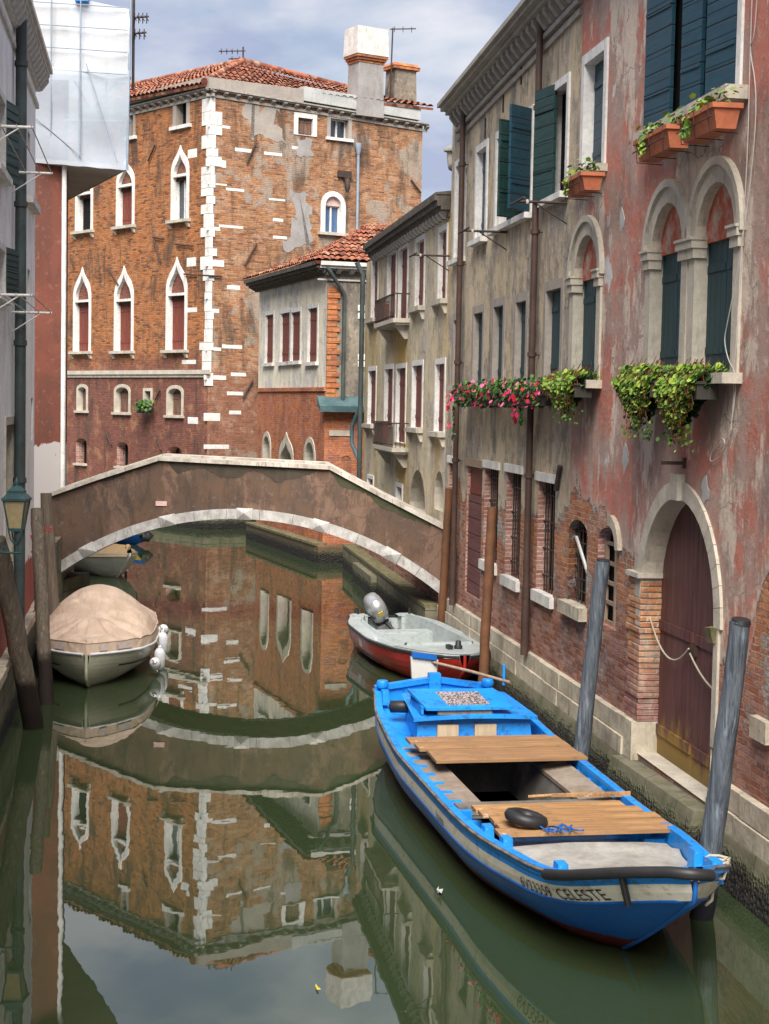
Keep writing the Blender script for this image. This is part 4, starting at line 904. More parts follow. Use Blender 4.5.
# ================================================================ bridge
BRA,BRB=Vector((-7.22,34.55)),Vector((1.22,33.0))
FBR=Frame(BRA,BRB); DW=2.0; SK=-.5
T=thing('stone_bridge','brown rendered footbridge with a white stone arch crossing the canal','bridge',FBR.mw)
top=[FBR.at(*p) for p in ((46,498),(100,479.5),(160,460.5),(330,469.5),(385,499),(446,530))]
top[0]=(-.1,top[0][1]); top[-1]=(FBR.L+.05,top[-1][1])
sL,sM,sR_=[FBR.at(*p) for p in ((55,577),(247,519),(439,593))]
def circ(a,b_,c):
    ax,ay=a;bx,by=b_;cx,cy=c; d=2*(ax*(by-cy)+bx*(cy-ay)+cx*(ay-by))
    ux=((ax*ax+ay*ay)*(by-cy)+(bx*bx+by*by)*(cy-ay)+(cx*cx+cy*cy)*(ay-by))/d; uy=((ax*ax+ay*ay)*(cx-bx)+(bx*bx+by*by)*(ax-cx)+(cx*cx+cy*cy)*(bx-ax))/d
    return ux,uy,math.hypot(ax-ux,ay-uy)
cx_,cz_,Rr=circ(sL,sM,sR_); tL=math.atan2(sL[1]-cz_,sL[0]-cx_)+.015; tR=math.atan2(sR_[1]-cz_,sR_[0]-cx_)-.015
NA=40; RT_=.21
def arc(r,n=NA): return [(cx_+r*math.cos(tL+(tR-tL)*k/n),cz_+r*math.sin(tL+(tR-tL)*k/n)) for k in range(n+1)]
So=arc(Rr); Sn=arc(Rr+RT_)
face=list(top)+[(FBR.L+.05,-1),(Sn[-1][0],-1)]+Sn[::-1]+[(Sn[0][0],-1),(-.1,-1)]
b=MB(); b.fill(face,y=0.); b.fill([(a+SK,z) for a,z in face],y=DW,flip=True)
P=[(a,0,z) for a,z in top];Q=[(a,.25,z) for a,z in top]; b.strip(P,Q,False)
inn=[(a,z-.95) for a,z in top]
b.strip(Q,[(a,.25,z) for a,z in inn],False)
P2=[(a+SK,DW-.25,z) for a,z in top]; b.strip(P2,[(a+SK,DW-.25,z) for a,z in inn],False); b.strip(P2,[(a+SK,DW,z) for a,z in top],False)
build(b,'parapet_wall','bridge',T,FBR.mw)
b=MB().strip([(a,.25,z) for a,z in inn],[(a+SK,DW-.25,z) for a,z in inn],False); build(b,'deck','coping',T,FBR.mw)
b=MB().strip([(a,.05,z) for a,z in So],[(a+SK,DW-.05,z) for a,z in So],False,True); 
for P in (So[0],So[-1]): b.add([(P[0],0.05,P[1]),(P[0]+SK,DW-.05,P[1]),(P[0]+SK,DW-.05,-1),(P[0],.05,-1)],[(0,1,2,3)])
build(b,'vault','bridge_under',T,FBR.mw)
for yy,nm in ((-.03,'near'),(DW-.22,'far')):
    b=MB(); segs=13; rnd=random.Random(2)
    for k in range(segs):
        t0=tL+(tR-tL)*k/segs; t1=tL+(tR-tL)*(k+1)/segs-(-.0012); e=rnd.uniform(0,.012)
        n=4; P=[(cx_+Rr*math.cos(t0+(t1-t0)*j/n),cz_+Rr*math.sin(t0+(t1-t0)*j/n)) for j in range(n+1)]+[(cx_+(Rr+RT_)*math.cos(t1+(t0-t1)*j/n),cz_+(Rr+RT_)*math.sin(t1+(t0-t1)*j/n)) for j in range(n+1)]
        if nm=='far': P=[(a_+SK,c_) for a_,c_ in P]
        b.prism(P,yy-e,yy+.25)
    build(b,'arch_ring','ringstone',T,FBR.mw)
for px in (88,168,245,321,392):
    u,z=FBR.at(px,550 if px in(88,392) else 515); t=math.atan2(z-cz_,u-cx_); t=math.acos(max(-1,min(1,(u-cx_)/(Rr+.12))))
    def pp(dt,r,y): return (cx_+r*math.cos(t+dt/Rr),y,cz_+0+r*math.sin(t+dt/Rr))
    w_=.17; c_=pp(0,Rr+.13,-.11); ring=[pp(w_,Rr-.01,-.05),pp(-w_,Rr-.01,-.05),pp(-w_,Rr+RT_+.02,-.05),pp(w_,Rr+RT_+.02,-.05)]
    back=[(a,.05,z_) for a,_,z_ in ring]
    b=MB(); b.add(ring+[c_],[(0,1,4),(1,2,4),(2,3,4),(3,0,4)]); b.strip(back,ring); build(b,'diamond_keystone','ringstone',T,FBR.mw,c_)
# coping slabs following the parapet
def slabs(y0,y1,nm):
    b=MB(); rnd=random.Random(4)
    for (a,za),(c,zc_) in zip(top[:-1],top[1:]):
        n=max(1,round((c-a)/1.05))
        for k in range(n):
            u0=a+(c-a)*k/n; u1=a+(c-a)*(k+1)/n-.006; w0=za+(zc_-za)*k/n; w1=za+(zc_-za)*(k+1)/n; e=rnd.uniform(-.01,.01)
            if nm=='b': u0+=SK; u1+=SK
            b.hexa([(u0,y0+e,w0),(u1,y0+e,w1),(u1,y1,w1),(u0,y1,w0),(u0,y0+e,w0+.085),(u1,y0+e,w1+.085),(u1,y1,w1+.085),(u0,y1,w0+.085)])
    build(b,'coping','coping',T,FBR.mw)
slabs(-.07,.32,'a'); slabs(DW-.32,DW+.07,'b')
def drips(pa,pb,mat_,dmin,dmax,seed):
    rnd=random.Random(seed); b=MB(); ua,ub2=pa,pb; n=int((ub2-ua)/.045); N_=Vector((0,0,0)); T_=[];Bt=[]
    def tz(u):
        for (a,za),(c,zc_) in zip(top[:-1],top[1:]):
            if u<=c: return za+(zc_-za)*(u-a)/(c-a)
        return top[-1][1]
    for k in range(n+1):
        u=ua+(ub2-ua)*k/n; e=min(1,k/6,(n-k)/6); d=dmin+(dmax-dmin)*(.5+.5*math.sin(u*5.2+1.5*noise.noise(Vector((u*1.3,seed,0)))))*(.6+.4*noise.noise(Vector((u*2.7,seed,3))))+.05*noise.noise(Vector((u*19,seed,9)))
        T_.append((u,-.005,tz(u)+.002)); Bt.append((u,-.005,tz(u)-max(.02,d*e)))
    b.strip(Bt,T_,False); build(b,'moss_drips',mat_,T,FBR.mw)
drips(2.6,6.0,'drip',.12,.42,1); drips(6.1,FBR.L-.1,'drip_g',.10,.26,5); drips(.3,2.4,'drip',.03,.12,8)
(a,z1)=FBR.at(156,501); (c,z0)=FBR.at(167,506); build(MB().box(a,c,-.02,.02,z0,z1),'plaque','pinkst',T,FBR.mw)
# abutments
b=MB().box(-.5,sL[0]+.02,-.02,DW+.02,-1,sL[1]-.1); build(b,'abutment','tide',T,FBR.mw)
b=MB().box(sR_[0]+.0,FBR.L,-.04,DW+.3,-1,sR_[1]-.08).box(sR_[0]-.5,FBR.L,DW*.3,DW+.8,-1,.45); build(b,'abutment','tide',T,FBR.mw)
# ================================================================ left bank
def lx(Y,a=-2.1): return a-K*Y
FW_=Frame((lx(6),6),(lx(40),40))   # left bank wall: local x runs away from the camera, y into the wall
uE,_=FW_.at(35,250)
T=thing('white_house','white rendered house with dark green shutters at the left edge','house',FW_.mw)
H=[]
for p,q in [((-9,78),(7,180)),((-9,236),(7,300))]:
    (a,z1),(c,z0)=FW_.at(-6,p[1]),FW_.at(4.,q[1])
    W,e=window(T,FW_,'rect',(a-.2,z1),(c,z0),fw=.1,d=.2,fill='dark',kindf='dark',wall_holes=H,px=False,sill=(.05,.12,.08,'white'))
    a,c,z0,z1=e; b=MB(); b.hexa([(c-.02,-.02,z0),(c+.6,-.16,z0),(c+.6,-.11,z0),(c-.02,.02,z0),(c-.02,-.02,z1),(c+.6,-.16,z1),(c+.6,-.11,z1),(c-.02,.02,z1)])
    n=9
    for k in range(1,n): zz=z0+(z1-z0)*k/n; b.hexa([(c,-.035,zz),(c+.58,-.17,zz),(c+.58,-.16,zz),(c,-.02,zz),(c,-.035,zz+.02),(c+.58,-.17,zz+.02),(c+.58,-.16,zz+.02),(c,-.02,zz+.02)])
    build(b,'shutter','sh_green',W,FW_.mw,(c,0,z0))
(a,z1),(c,z0)=FW_.at(4,417),FW_.at(13,560); window(T,FW_,'rect',(a,z1),(c,z0),fw=.12,d=.15,frame='stone',fill='oldwood',wall_holes=H,px=False)
for p,q in (((27.5,129),(30,152)),((27.5,268),(30,293)),((31,398),(33,440))):
    (a,z1),(c,z0)=FW_.at(*p),FW_.at(*q); window(T,FW_,'rect',(a,z1),(max(c,a+.26),z0),fw=0,d=.2,kindf='dark',wallmat='white',wall_holes=H,px=False)
_,zt=FW_.at(34.5,84)
wall(T,FW_,'white_pl',[(-8,-1),(uE,-1),(uE,zt),(-8,zt)],H,7.)
cornice(T,FW_,-8,uE+.2,zt,((.05,-.35,-.27),(.07,-.04,.03),(.24,.22,.28),(.29,.28,.36)),(.42,.18,.22,.24,.22),'cornice_w','cornice')
b=MB().hexa([(-8,-.27,zt+.36),(uE+.2,-.27,zt+.36),(uE+.2,7,zt+.36),(-8,7,zt+.36),(-8,-.27,zt+.4),(uE+.2,-.27,zt+.4),(uE+.2,4,zt+1.3),(-8,4,zt+1.3)]); build(b,'roof','gutter',T)
u,_=FW_.at(20.5,300,-.12); _,zb=FW_.at(24,603,-.12)
b=MB().tube([(u,-.12,zt+.1),(u,-.12,1.25)],.085,10)
for zz in (3.5,5.6,7.7,9.8): b.lathe([(.105,0),(.105,.08)],(u,-.12,zz),10)
build(b,'downpipe','pipe_g',T)
b=MB(); rnd=random.Random(8); x=-8
while x<uE+.1: l=rnd.uniform(.7,1.3); b.box(x+.01,min(x+l,uE+.15)-.01,-.13-rnd.uniform(0,.03),.03,.93,1.06+rnd.uniform(-.01,.02)); x+=l
build(b,'stone_edge','course',T); b=MB().box(-8,uE+.12,-.1,.02,-1,.93); build(b,'quay_foot','tide',T)
b=MB()
for (pa,pb) in (((29,196),(37,209)),): 
    (a,za),(c,zc2)=FW_.at(*pa,-.05),FW_.at(*pb,-.05); b.hexa([(a,-.12,za-.1),(c,-.12,zc2-.1),(c,0,zc2-.1),(a,0,za-.1),(a,-.12,za+.02),(c,-.12,zc2+.02),(c,0,zc2+.02),(a,0,za+.02)])
build(b,'stone_bracket','cornice_w',T)
# drying racks
for i,(zz,lab) in enumerate(((8.2,'white metal laundry rack under the upper green shutter of the white house'),(6.1,'white metal laundry rack under the lower green shutter of the white house'))):
    ua_,_=FW_.at(-16,200,0); ub_,_=FW_.at(12,200,0)
    T2=thing('laundry_rack',lab,'laundry rack',FW_.mw@Matrix.Translation((ua_,0,zz)),'laundry racks on the white house')
    for x in (0,ub_-ua_): build(MB().tube([(x,0,0),(x,-.6,0)],.02,6),'arm','white',T2); build(MB().tube([(x,0,-.3),(x,-.45,0)],.01,5),'brace','white',T2)
    for y in (-.2,-.4,-.58): build(MB().tube([(-.05,y,.02),(ub_-ua_+.05,y,.02)],.008,5),'line','cable',T2)
# brown house with the scaffold
YB=37.6
FBN=Frame((P3(30,300,YB).x-1.5,YB),(P3(62.5,300,YB).x,YB))
T=thing('brown_house','plain brown red rendered house with white downpipe beneath the scaffolding','house',FBN.mw)
_,z1=FBN.at(50,165)
wall(T,FBN,'brown',[(0,-1),(FBN.L,-1),(FBN.L,z1+4),(0,z1+4)],[],.6)
FBS=Frame(FBN.B,FBN.B+Vector((-.43,1)).normalized()*16); wall(T,FBS,'brown',[(0,-1),(FBS.L,-1),(FBS.L,z1+4),(0,z1+4)],[],1.,'side_wall')
build(MB().tube([(FBN.L+.04,-.06,z1),(FBN.L+.04,-.06,2.6)],.06,8),'downpipe','white',T)
for p,q in (((36,338),(49,356)),((34,431),(52,461))):
    (a,za),(c,zc2)=FBN.at(*p,-.03),FBN.at(*q,-.03); w_=.3
    b=MB().hexa([(a,-.06,za-w_),(c,-.06,zc2),(c,0,zc2),(a,0,za-w_),(a+.05,-.06,za),(c+.1,-.06,zc2+w_*.5),(c+.1,0,zc2+w_*.5),(a+.05,0,za)]); build(b,'timber_brace','boards',T,FBN.mw,(a,0,za))
FSC=Frame((P3(20,200,YB-.1).x,YB-.25),(P3(127,200,YB).x,YB-.25))
T=thing('scaffolding','scaffolding box wrapped in white and bluish translucent sheeting overhanging the canal','scaffolding',FSC.mw)
(ub0,zb0)=FSC.at(37,161.5); (ub1,zb1)=FSC.at(127.5,170.5); (_,zt1)=FSC.at(131,10); (_,zt0)=FSC.at(70,-2); ub1t,_=FSC.at(131,10)
sd_=Vector((FSC.d.dot(Vector((-.43,1)).normalized()),FSC.n.dot(Vector((-.43,1)).normalized())))
_,zm=FSC.at(100,80)
nx,nz=30,12
def sheetmesh(z0a,z0b,z1a,z1b,amp,y):
    b=MB(); vs=[];fs=[]
    for j in range(nz+1):
        for i in range(nx+1):
            a=i/nx;t=j/nz; u=-.5+(ub1+.5)*a+ (ub1t-ub1)*a*t; z=(z0a+(z0b-z0a)*a)*(1-t)+(z1a+(z1b-z1a)*a)*t
            vs.append((u,y+amp*noise.noise(Vector((u*1.1,z*.8,y)))-amp*.5*abs(math.sin(u*1.5)),z+(.05*noise.noise(Vector((u*2,0,1))) if j==0 else 0)))
    for j in range(nz):
        for i in range(nx): k=j*(nx+1)+i; fs.append((k,k+1,k+nx+2,k+nx+1))
    b.add(vs,fs,True)
    # side sheet running back along the canal face
    N_=8; vs=[];fs=[]
    for j in range(2):
        for i in range(N_+1):
            s_=i/N_*8.5; zz=z0b if j==0 else z1b; uu=(ub1 if j==0 else ub1t)+sd_.x*s_; vs.append((uu,y+sd_.y*s_,zz))
    for i in range(N_): fs.append((i,i+1,N_+2+i,N_+1+i))
    b.add(vs,fs,True); return b
build(sheetmesh(zm,zm-.05,zt0+.35,zt1,.12,0.),'white_sheet','sheet_hi',T); build(sheetmesh(zb0,zb1,zm+.25,zm+.2,.22,-.06),'netting','sheet_lo',T)
s8=7.0; b=MB().add([(-.5,0,zb0+.02),(ub1,0,zb1+.02),(ub1+sd_.x*s8,sd_.y*s8,zb1+.02),(-.5,sd_.y*s8,zb0+.02),(-.5,0,zb0+.12),(ub1,0,zb1+.12),(ub1+sd_.x*s8,sd_.y*s8,zb1+.12),(-.5,sd_.y*s8,zb0+.12)],[(0,3,2,1),(4,5,6,7),(0,1,5,4),(1,2,6,5),(2,3,7,6),(3,0,4,7)]); build(b,'platform','under',T)
b=MB()
for k in range(7): z=zm+.1+k*.5; b.tube([(-.5,-.17,z+.14),(ub1,-.17,z)],.012,5)
for px in (53,82): u,_=FSC.at(px,80); b.tube([(u,-.2,zb0+.1),(u,-.2,zt0)],.018,6)
u_,_=FSC.at(70,150); b.tube([(u_-.8,-.22,zb0+1.),(u_+.3,-.22,zb0+.1)],.010,5); b.tube([(u_+.4,-.22,zb0+2.2),(ub1-.2,-.22,zb1+.15)],.010,5)
for z_ in (zb0+1.,zb0+2.): b.tube([(-.5,.35,z_),(ub1,.35,z_)],.035,6)
for u_ in (.25,.5,.75): b.tube([(u_*ub1,.7,zb0),(u_*ub1,.7,zt1-.2)],.03,6)
b.tube([(.15*ub1,.75,zb0),(.85*ub1,.75,zb0+2.)],.025,6); b.tube([(.9*ub1,.75,zb0),(.45*ub1,.75,zb0+2.)],.025,6)
b.tube([(ub1,-.05,zb1),(ub1t,-.05,zt1+.5)],.03,6); build(b,'tube_frame','zinc',T)
b=MB(); (u,z)=FSC.at(83,3); b.box(u-.15,u+.15,-.2,.1,z,z+.5); build(b,'blue_tarp_tie','bblue',T)
p=P3(133,90,YB); antenna('mast_antenna','thin aerial mast with two short arms at the right edge of the scaffolding',p,P3(133,2,YB).z-p.z+.5,[(P3(133,18,YB).z-p.z,-.02,.35,4),(P3(133,34,YB).z-p.z,-.02,.3,3)])
# quay between white house and bridge, alley pavement
b=MB(); xw=FW_.w(uE,0,0); b.add([(xw.x-6,xw.y+.0,1.7),(xw.x,xw.y,1.7),(-7.3,YB,1.9),(-16,YB,1.9),(xw.x-6,xw.y,-1),(xw.x,xw.y,-1),(-7.3,YB,-1),(-16,YB,-1)],[(0,1,2,3),(0,4,5,1),(1,5,6,2),(2,6,7,3)]); tag(build(b,'pavement','tide'),kind='structure')
# ================================================================ street lamp on bracket
lp=CO+ray(16.5,530)*(21.5/ray(16.5,530).y); s_=21.5/1600
T=thing('lantern','green verdigris street lantern with amber panes on a scrolled wall bracket at the white house','street lamp',Matrix.Translation(lp))
zt_=43*s_; zb_=0
def sq(r,z,n=4,rot=math.pi/4): return [(r*math.cos(rot+2*math.pi*k/n),r*math.sin(rot+2*math.pi*k/n),z) for k in range(n)]
b=MB(); h0,h1=.02,.40; r0,r1=.125,.205
b.strip(sq(.135,h0-.03),sq(.135,h0)); b.add(sq(.135,h0-.03),[(3,2,1,0)])
for k in range(4):
    A_,B_=Vector(sq(r0,h0)[k]),Vector(sq(r1,h1)[k]); b.tube([A_,B_],.012,5)
for z,r in ((h0,r0),(h1,r1)):
    q=sq(r,z); 
    for k in range(4): b.tube([q[k],q[(k+1)%4]],.012,5)
build(b,'frame','lampgreen',T)
b=MB(); b.strip(sq(r0-.006,h0+.01),sq(r1-.006,h1-.005)); build(b,'panes','lampglass',T)
b=MB(); b.strip(sq(.235,h1),sq(.235,h1+.03)); b.add(sq(.235,h1),[(3,2,1,0)]); b.strip(sq(.235,h1+.03),sq(.15,h1+.10)); b.strip(sq(.15,h1+.1),sq(.15,h1+.13)); b.strip(sq(.15,h1+.13),sq(.06,h1+.19)); b.add(sq(.06,h1+.19),[(0,1,2,3)])
b.lathe([(.035,0),(.02,.02),(.045,.05),(.02,.09),(.0,.14)],(0,0,h1+.19),8,False); build(b,'cap','lampgreen',T)
b=MB().lathe([(.02,0),(.05,.03),(.035,.06)],(0,0,-.05),8)
for k in range(4):
    a=math.pi/4+k*math.pi/2; b.tube([(.12*math.cos(a),.12*math.sin(a),-.01),(.09*math.cos(a),.09*math.sin(a),-.12),(.02*math.cos(a),.02*math.sin(a),-.2)],.01,5)
b.tube([(0,0,-.18),(0,0,-.46)],.014,6)
wx=FW_.A.x+ (21.5-FW_.A.y)*-K ; 
b.tube([(.07,0,-.31),(wx-lp.x,0,-.31)],.016,6)
for cx2,cz2,r in ((-.27,-.22,.06),(-.15,-.26,.035)): b.tube([(cx2+r*math.cos(t*.5),0,cz2+r*math.sin(t*.5)) for t in range(13)],.008,5)
b.tube([(wx-lp.x,0,-.1),(-.3,0,-.13),(-.1,0,-.3)],.009,5); build(b,'bracket','lampgreen',T)
# ================================================================ mooring posts
def post(lab,base,topw,r0,r1,mat_,group=None,cap=None,name='mooring_post'):
    base=Vector(base);topw=Vector(topw); T2=thing(name,lab,'mooring post',Matrix.Translation(base),group); d=topw-base; n=14; rnd=random.Random(int(base.x*100)); pts=[]; rs=[]
    for k in range(n+1):
        t=k/n; p=d*t; pts.append(p+Vector((rnd.uniform(-1,1),rnd.uniform(-1,1),0))*r0*.08); rs.append((r0+(r1-r0)*t)*rnd.uniform(.97,1.03))
    pts=[-d.normalized()*1.2]+pts; rs=[r0]+rs
    b=MB().tube(pts,rs,14); build(b,'shaft',mat_,T2)
    if cap: b=MB().tube([d-d.normalized()*.02,d+d.normalized()*.02],[r1*1.03,r1*.9],14); build(b,'cap',cap,T2)
    return T2
def pw(px,py,Y): return P3(px,py,Y)
post('thick blue grey leaning mooring post left of the water gate, behind the blue boat',PZ(577,790,0),pw(603,561,19.6),.105,.088,'pole_grey','grey posts by the blue boat','bdark')
post('thick blue grey leaning mooring post right of the water gate, at the blue bow',PZ(702,918,0),pw(741,621,14.5),.112,.092,'pole_grey','grey posts by the blue boat','bdark')
post('slim rust brown pole standing at the right end of the bridge',PZ(440,645,0),pw(449.5,489,32.0),.085,.085,'pole_rust','slim rust brown poles')
post('slim rust brown pole between the red boat and the grey house wall',PZ(482,698,0),pw(492.5,507,26.5),.085,.08,'pole_rust','slim rust brown poles')
post('thick weathered wooden post leaning left in front of the white house',PZ(34,728,0),pw(-3,540,21.9),.15,.13,'pole_wood','old wooden posts on the left')
post('weathered wooden post standing nearest the white house at the bridge end',PZ(46.5,704,0),pw(37,509,26.0),.115,.10,'pole_wood','old wooden posts on the left')
post('taller weathered wooden post right against the left end of the bridge',PZ(57,668,0),pw(46,493,28.5),.115,.10,'pole_wood','old wooden posts on the left')
b=MB()
P=[P3(x,y,25.8) for x,y in ((31,535),(33,543),(40,548),(44,549),(42,552),(38,553),(36,575),(35,610),(33,612))]; b.tube(P,.012,5)
b.tube([P3(x,y,27.9) for x,y in ((44,529),(48,527),(52,529),(50,531),(45,530))],.014,5); b.tube([P3(x,y,25.8) for x,y in ((31,552),(37,551),(42,555),(44,549))],.012,5)
tag(build(b,'red_rope','ropered',None,Matrix.Identity(4),P3(36,560,25.8)),'red rope tied round the two wooden posts at the left end of the bridge','rope')
# ================================================================ planters
def leafcloud(b,n,fn,size,mats,seg=5):
    for _ in range(n):
        p,nn=fn(); s_=size*random.uniform(.6,1.25); nn=Vector(nn)+Vector((random.gauss(0,.5),random.gauss(0,.5),random.gauss(0,.5))); nn.normalize()
        a=nn.orthogonal().normalized(); c=nn.cross(a); rot=random.uniform(0,6.28); b.mat(random.choices(range(len(mats)),mats)[0])
        vs=[Vector(p)+(a*math.cos(rot+2*math.pi*k/seg)+c*math.sin(rot+2*math.pi*k/seg))*s_*(1 if k else 1.25) for k in range(seg)]; b.add(vs,[list(range(seg))])
def trailing(px0,px1,pytop,pybot,lab,tails):
    u0,_=FR.at(px0,pytop,-.35); u1,zt=FR.at(px1,pytop,-.35); _,zb=FR.at((px0+px1)/2,pybot,-.35); w_=(u1-u0)*.84; hh=zt-zb
    T2=thing('flower_box',lab,'flower box',FR.mw@Matrix.Translation((u0,-.12,zt)),'green trailing window boxes')
    build(MB().box(.06,w_-.06,-.24,0,-.28,-.1).box(.04,w_-.04,-.26,.02,-.12,-.09),'planter','planter_d',T2)
    def f():
        x=random.uniform(0,w_); k=abs(x/w_-tails)/max(tails,1-tails); ln=hh*(1-.5*k**1.5)*random.uniform(.82,1.03); t=random.random()**.8; z=.04-ln*t
        if z<-.35: t2=(-.35-z)/hh; 
        prof=math.sin(min(1,(t*1.8+.15))*math.pi/2); y=-.05-.34*prof*random.uniform(.72,1.)*(1-.35*t)
        if random.random()<.18: y=random.uniform(-.25,.1); z=random.uniform(-.05,.09)
        xx=w_*tails+(x-w_*tails)*(1-.3*t*t)
        return (xx,y,z),(0,-1,.8)
    b=MB(); leafcloud(b,2600,f,.030,[6,2.5,1,5],6)
    def fi():
        (x,y,z),n_=f(); return (x,y*.45,z*.85-.03),n_
    leafcloud(b,800,fi,.042,[0,1,6,0],5)  # inner leaves mostly dark green: shadow inside the plant painted as leaf colour
    for _ in range(60):
        x=w_*tails+random.gauss(0,w_*.18); z=-hh*random.uniform(.8,1.12); leafcloud(b,3,lambda:((x+random.gauss(0,.02),-.2+random.gauss(0,.03),z+random.gauss(0,.05)),(0,-1,.3)),.022,[3,4,2,1])
    build(b,'foliage',['leaf1','leaf2','leaf3','leaf4'],T2)
    b=MB()
    for _ in range(170):
        (x,y,z),_n=f(); b.tube([(x,y+.05,z+.1),(x+random.gauss(0,.03),y-.01,z-.02),(x+random.gauss(0,.04),y,z-.12)],.005,3,False)
    build(b,'dry_stems','dry',T2)['kind']='stuff'
trailing(547,583,376,414,'bright green trailing succulent hanging beside the pink petunias, below the first arched window',.6)
trailing(619,660,372,428,'bright green trailing succulent, left one of the pair under the two big arched windows',.6)
trailing(662,708,372,436,'bright green trailing succulent, right one of the pair under the two big arched windows',.42)
for i,(px0,px1,lab) in enumerate(((456,474,'magenta petunia box furthest along the grey house, beside the downpipe'),(476,495,'pink petunia box second from the far end on the grey house'),(497,519,'pink and white petunia box third from the far end on the grey house'),(521,546,'magenta petunia box nearest the green trailing succulent, with a hanging red tail'))):
    u0,_=FR.at(px0,400,-.3); u1,zb=FR.at(px1,406-.0*i,-.3); w_=u1-u0
    T2=thing('flower_box',lab,'flower box',FR.mw@Matrix.Translation((u0,-.12,zb)),'petunia boxes on the grey house')
    build(MB().box(0,w_,-.22,0,0,.16).box(-.02,w_+.02,-.24,.02,.14,.18),'planter','planter_d',T2)
    def f(): 
        a=random.uniform(0,6.28); r=random.random()**.5; return (w_/2+(w_/2+.14)*r*math.cos(a),-.13+.24*random.uniform(-1,1)*(1-r*.4),.2+.22*r*math.sin(a)+random.uniform(-.03,.05)),(0,-1,.6)
    b=MB(); leafcloud(b,620,f,.036,[2,6,6,0],5)
    if i in(0,3):
        for _ in range(70): x=(-.12 if i==0 else .12)+random.gauss(0,.08); z=-random.uniform(0,.65 if i==0 else .3); leafcloud(b,1,lambda:((x,-.2,z),(0,-1,.3)),.026,[0,5,4,0])
    build(b,'foliage',['leaf1','leaf2','leaf3','leaf4'],T2)
    b=MB(); 
    def f2():
        a=random.uniform(0,6.28); r=random.random()**.5; return (w_/2+(w_/2+.16)*r*math.cos(a),-.36+random.uniform(0,.1),.2+.24*r*math.sin(a)),(0,-1,.5)
    leafcloud(b,36,f2,.038,[5,5,2] if i!=2 else [3,7,1],6)
    if i in(0,3): leafcloud(b,20,lambda:(((-.15 if i==0 else .1)+random.gauss(0,.09),-.3,-random.uniform(-.1,.5 if i==0 else .3)),(0,-1,.3)),.045,[5,1,5],6)
    build(b,'flowers',['pet1','pet2','pet3'],T2)['kind']='stuff'
for (px0,px1,pyl,pyr,hp,lab) in ((573.5,598,182,176,14,'small terracotta trough with fresh green shoots under the narrow blue shuttered window'),(646,686,141,131,18,'long terracotta trough, left one under the big blue shuttered window'),(691,734,119,111,20,'long terracotta trough, right one under the big blue shuttered window')):
    u0,zl=FR.at(px0,pyl,-.42); u1,zr=FR.at(px1,pyr,-.34); z=(zl+zr)/2; w_=u1-u0
    _,zz=FR.at((px0+px1)/2,(pyl+pyr)/2+hp,-.4); h=min(.22,z-zz)
    T2=thing('flower_box',lab,'flower box',FR.mw@Matrix.Translation((u0,-.3,z-h)),'terracotta troughs on the pink house')
    b=MB().hexa([(.04,-.2,0),(w_-.04,-.2,0),(w_-.04,0,0),(.04,0,0),(0,-.25,h),(w_,-.25,h),(w_,.03,h),(0,.03,h)]).box(-.02,w_+.02,-.27,.05,h-.02,h+.03); build(b,'trough','terra',T2)
    b=MB(); b.tube([(-.01,-.27,h*.5),(w_+.01,-.27,h*.5)],.007,5)
    for q in (.1,w_/2,w_-.1): b.tube([(q,.05,h),(q,-.28,h+.02),(q,-.25,-.02),(q,.05,-.03)],.006,5)
    build(b,'iron_hanger','iron',T2)
    def f():
        return (random.uniform(0,w_),-.1+random.gauss(0,.08),h+random.random()**1.7*.2),(0,-.5,1)
    b=MB(); leafcloud(b,int(230*w_),f,.030,[5,4,1,3],5); leafcloud(b,40,lambda:((w_*.35+random.gauss(0,.06),-.3,h-random.uniform(0,.2)),(0,-1,.3)),.03,[5,4,0,3]); build(b,'foliage',['leaf1','leaf2','leaf3','leaf4'],T2)
u0,z=FL_.at(140,408,-.3); T2=thing('flower_box','tiny dark planter with sparse leaves under the small square palazzo window','flower box',FL_.mw@Matrix.Translation((u0,-.25,z)))
build(MB().box(0,.75,-.2,.1,-.2,.05),'planter','planter_d',T2); b=MB(); leafcloud(b,150,lambda:((random.uniform(-.1,.85),-.1+random.gauss(0,.1),random.uniform(-.1,.3)),(0,-1,.5)),.07,[1,5,3,0]); build(b,'foliage',['leaf1','leaf2','leaf3','leaf4'],T2)
# extra bracket racks on right houses
for (pa,pb,Lb) in (((432,258),(447,256),'short iron clothes line bracket on the low yellow house corner'),((476,230),(504,232),'iron clothes line bracket below the plain window of the grey house'),((532,201),(564,203),'iron clothes line bracket below the open dark green shutter')):
    u0,z=FR.at(pa[0],pa[1],-.5); u1,z2=FR.at(pb[0],pb[1],-.05)
    T2=thing('line_bracket',Lb,'bracket',FR.mw@Matrix.Translation((u1,0,z2)),'clothes line brackets'); b=MB().tube([(0,0,0),(0,-.75,0)],.022,6).tube([(-.45,-.75,0),(.45,-.75,0)],.018,6).tube([(0,0,-.3),(0,-.5,0)],.012,5); build(b,'arm','iron',T2)
    b=MB().lathe([(.02,-.03),(.03,0),(.02,.03)],(0,-.6,0),8); build(b,'pulley','cable',T2)
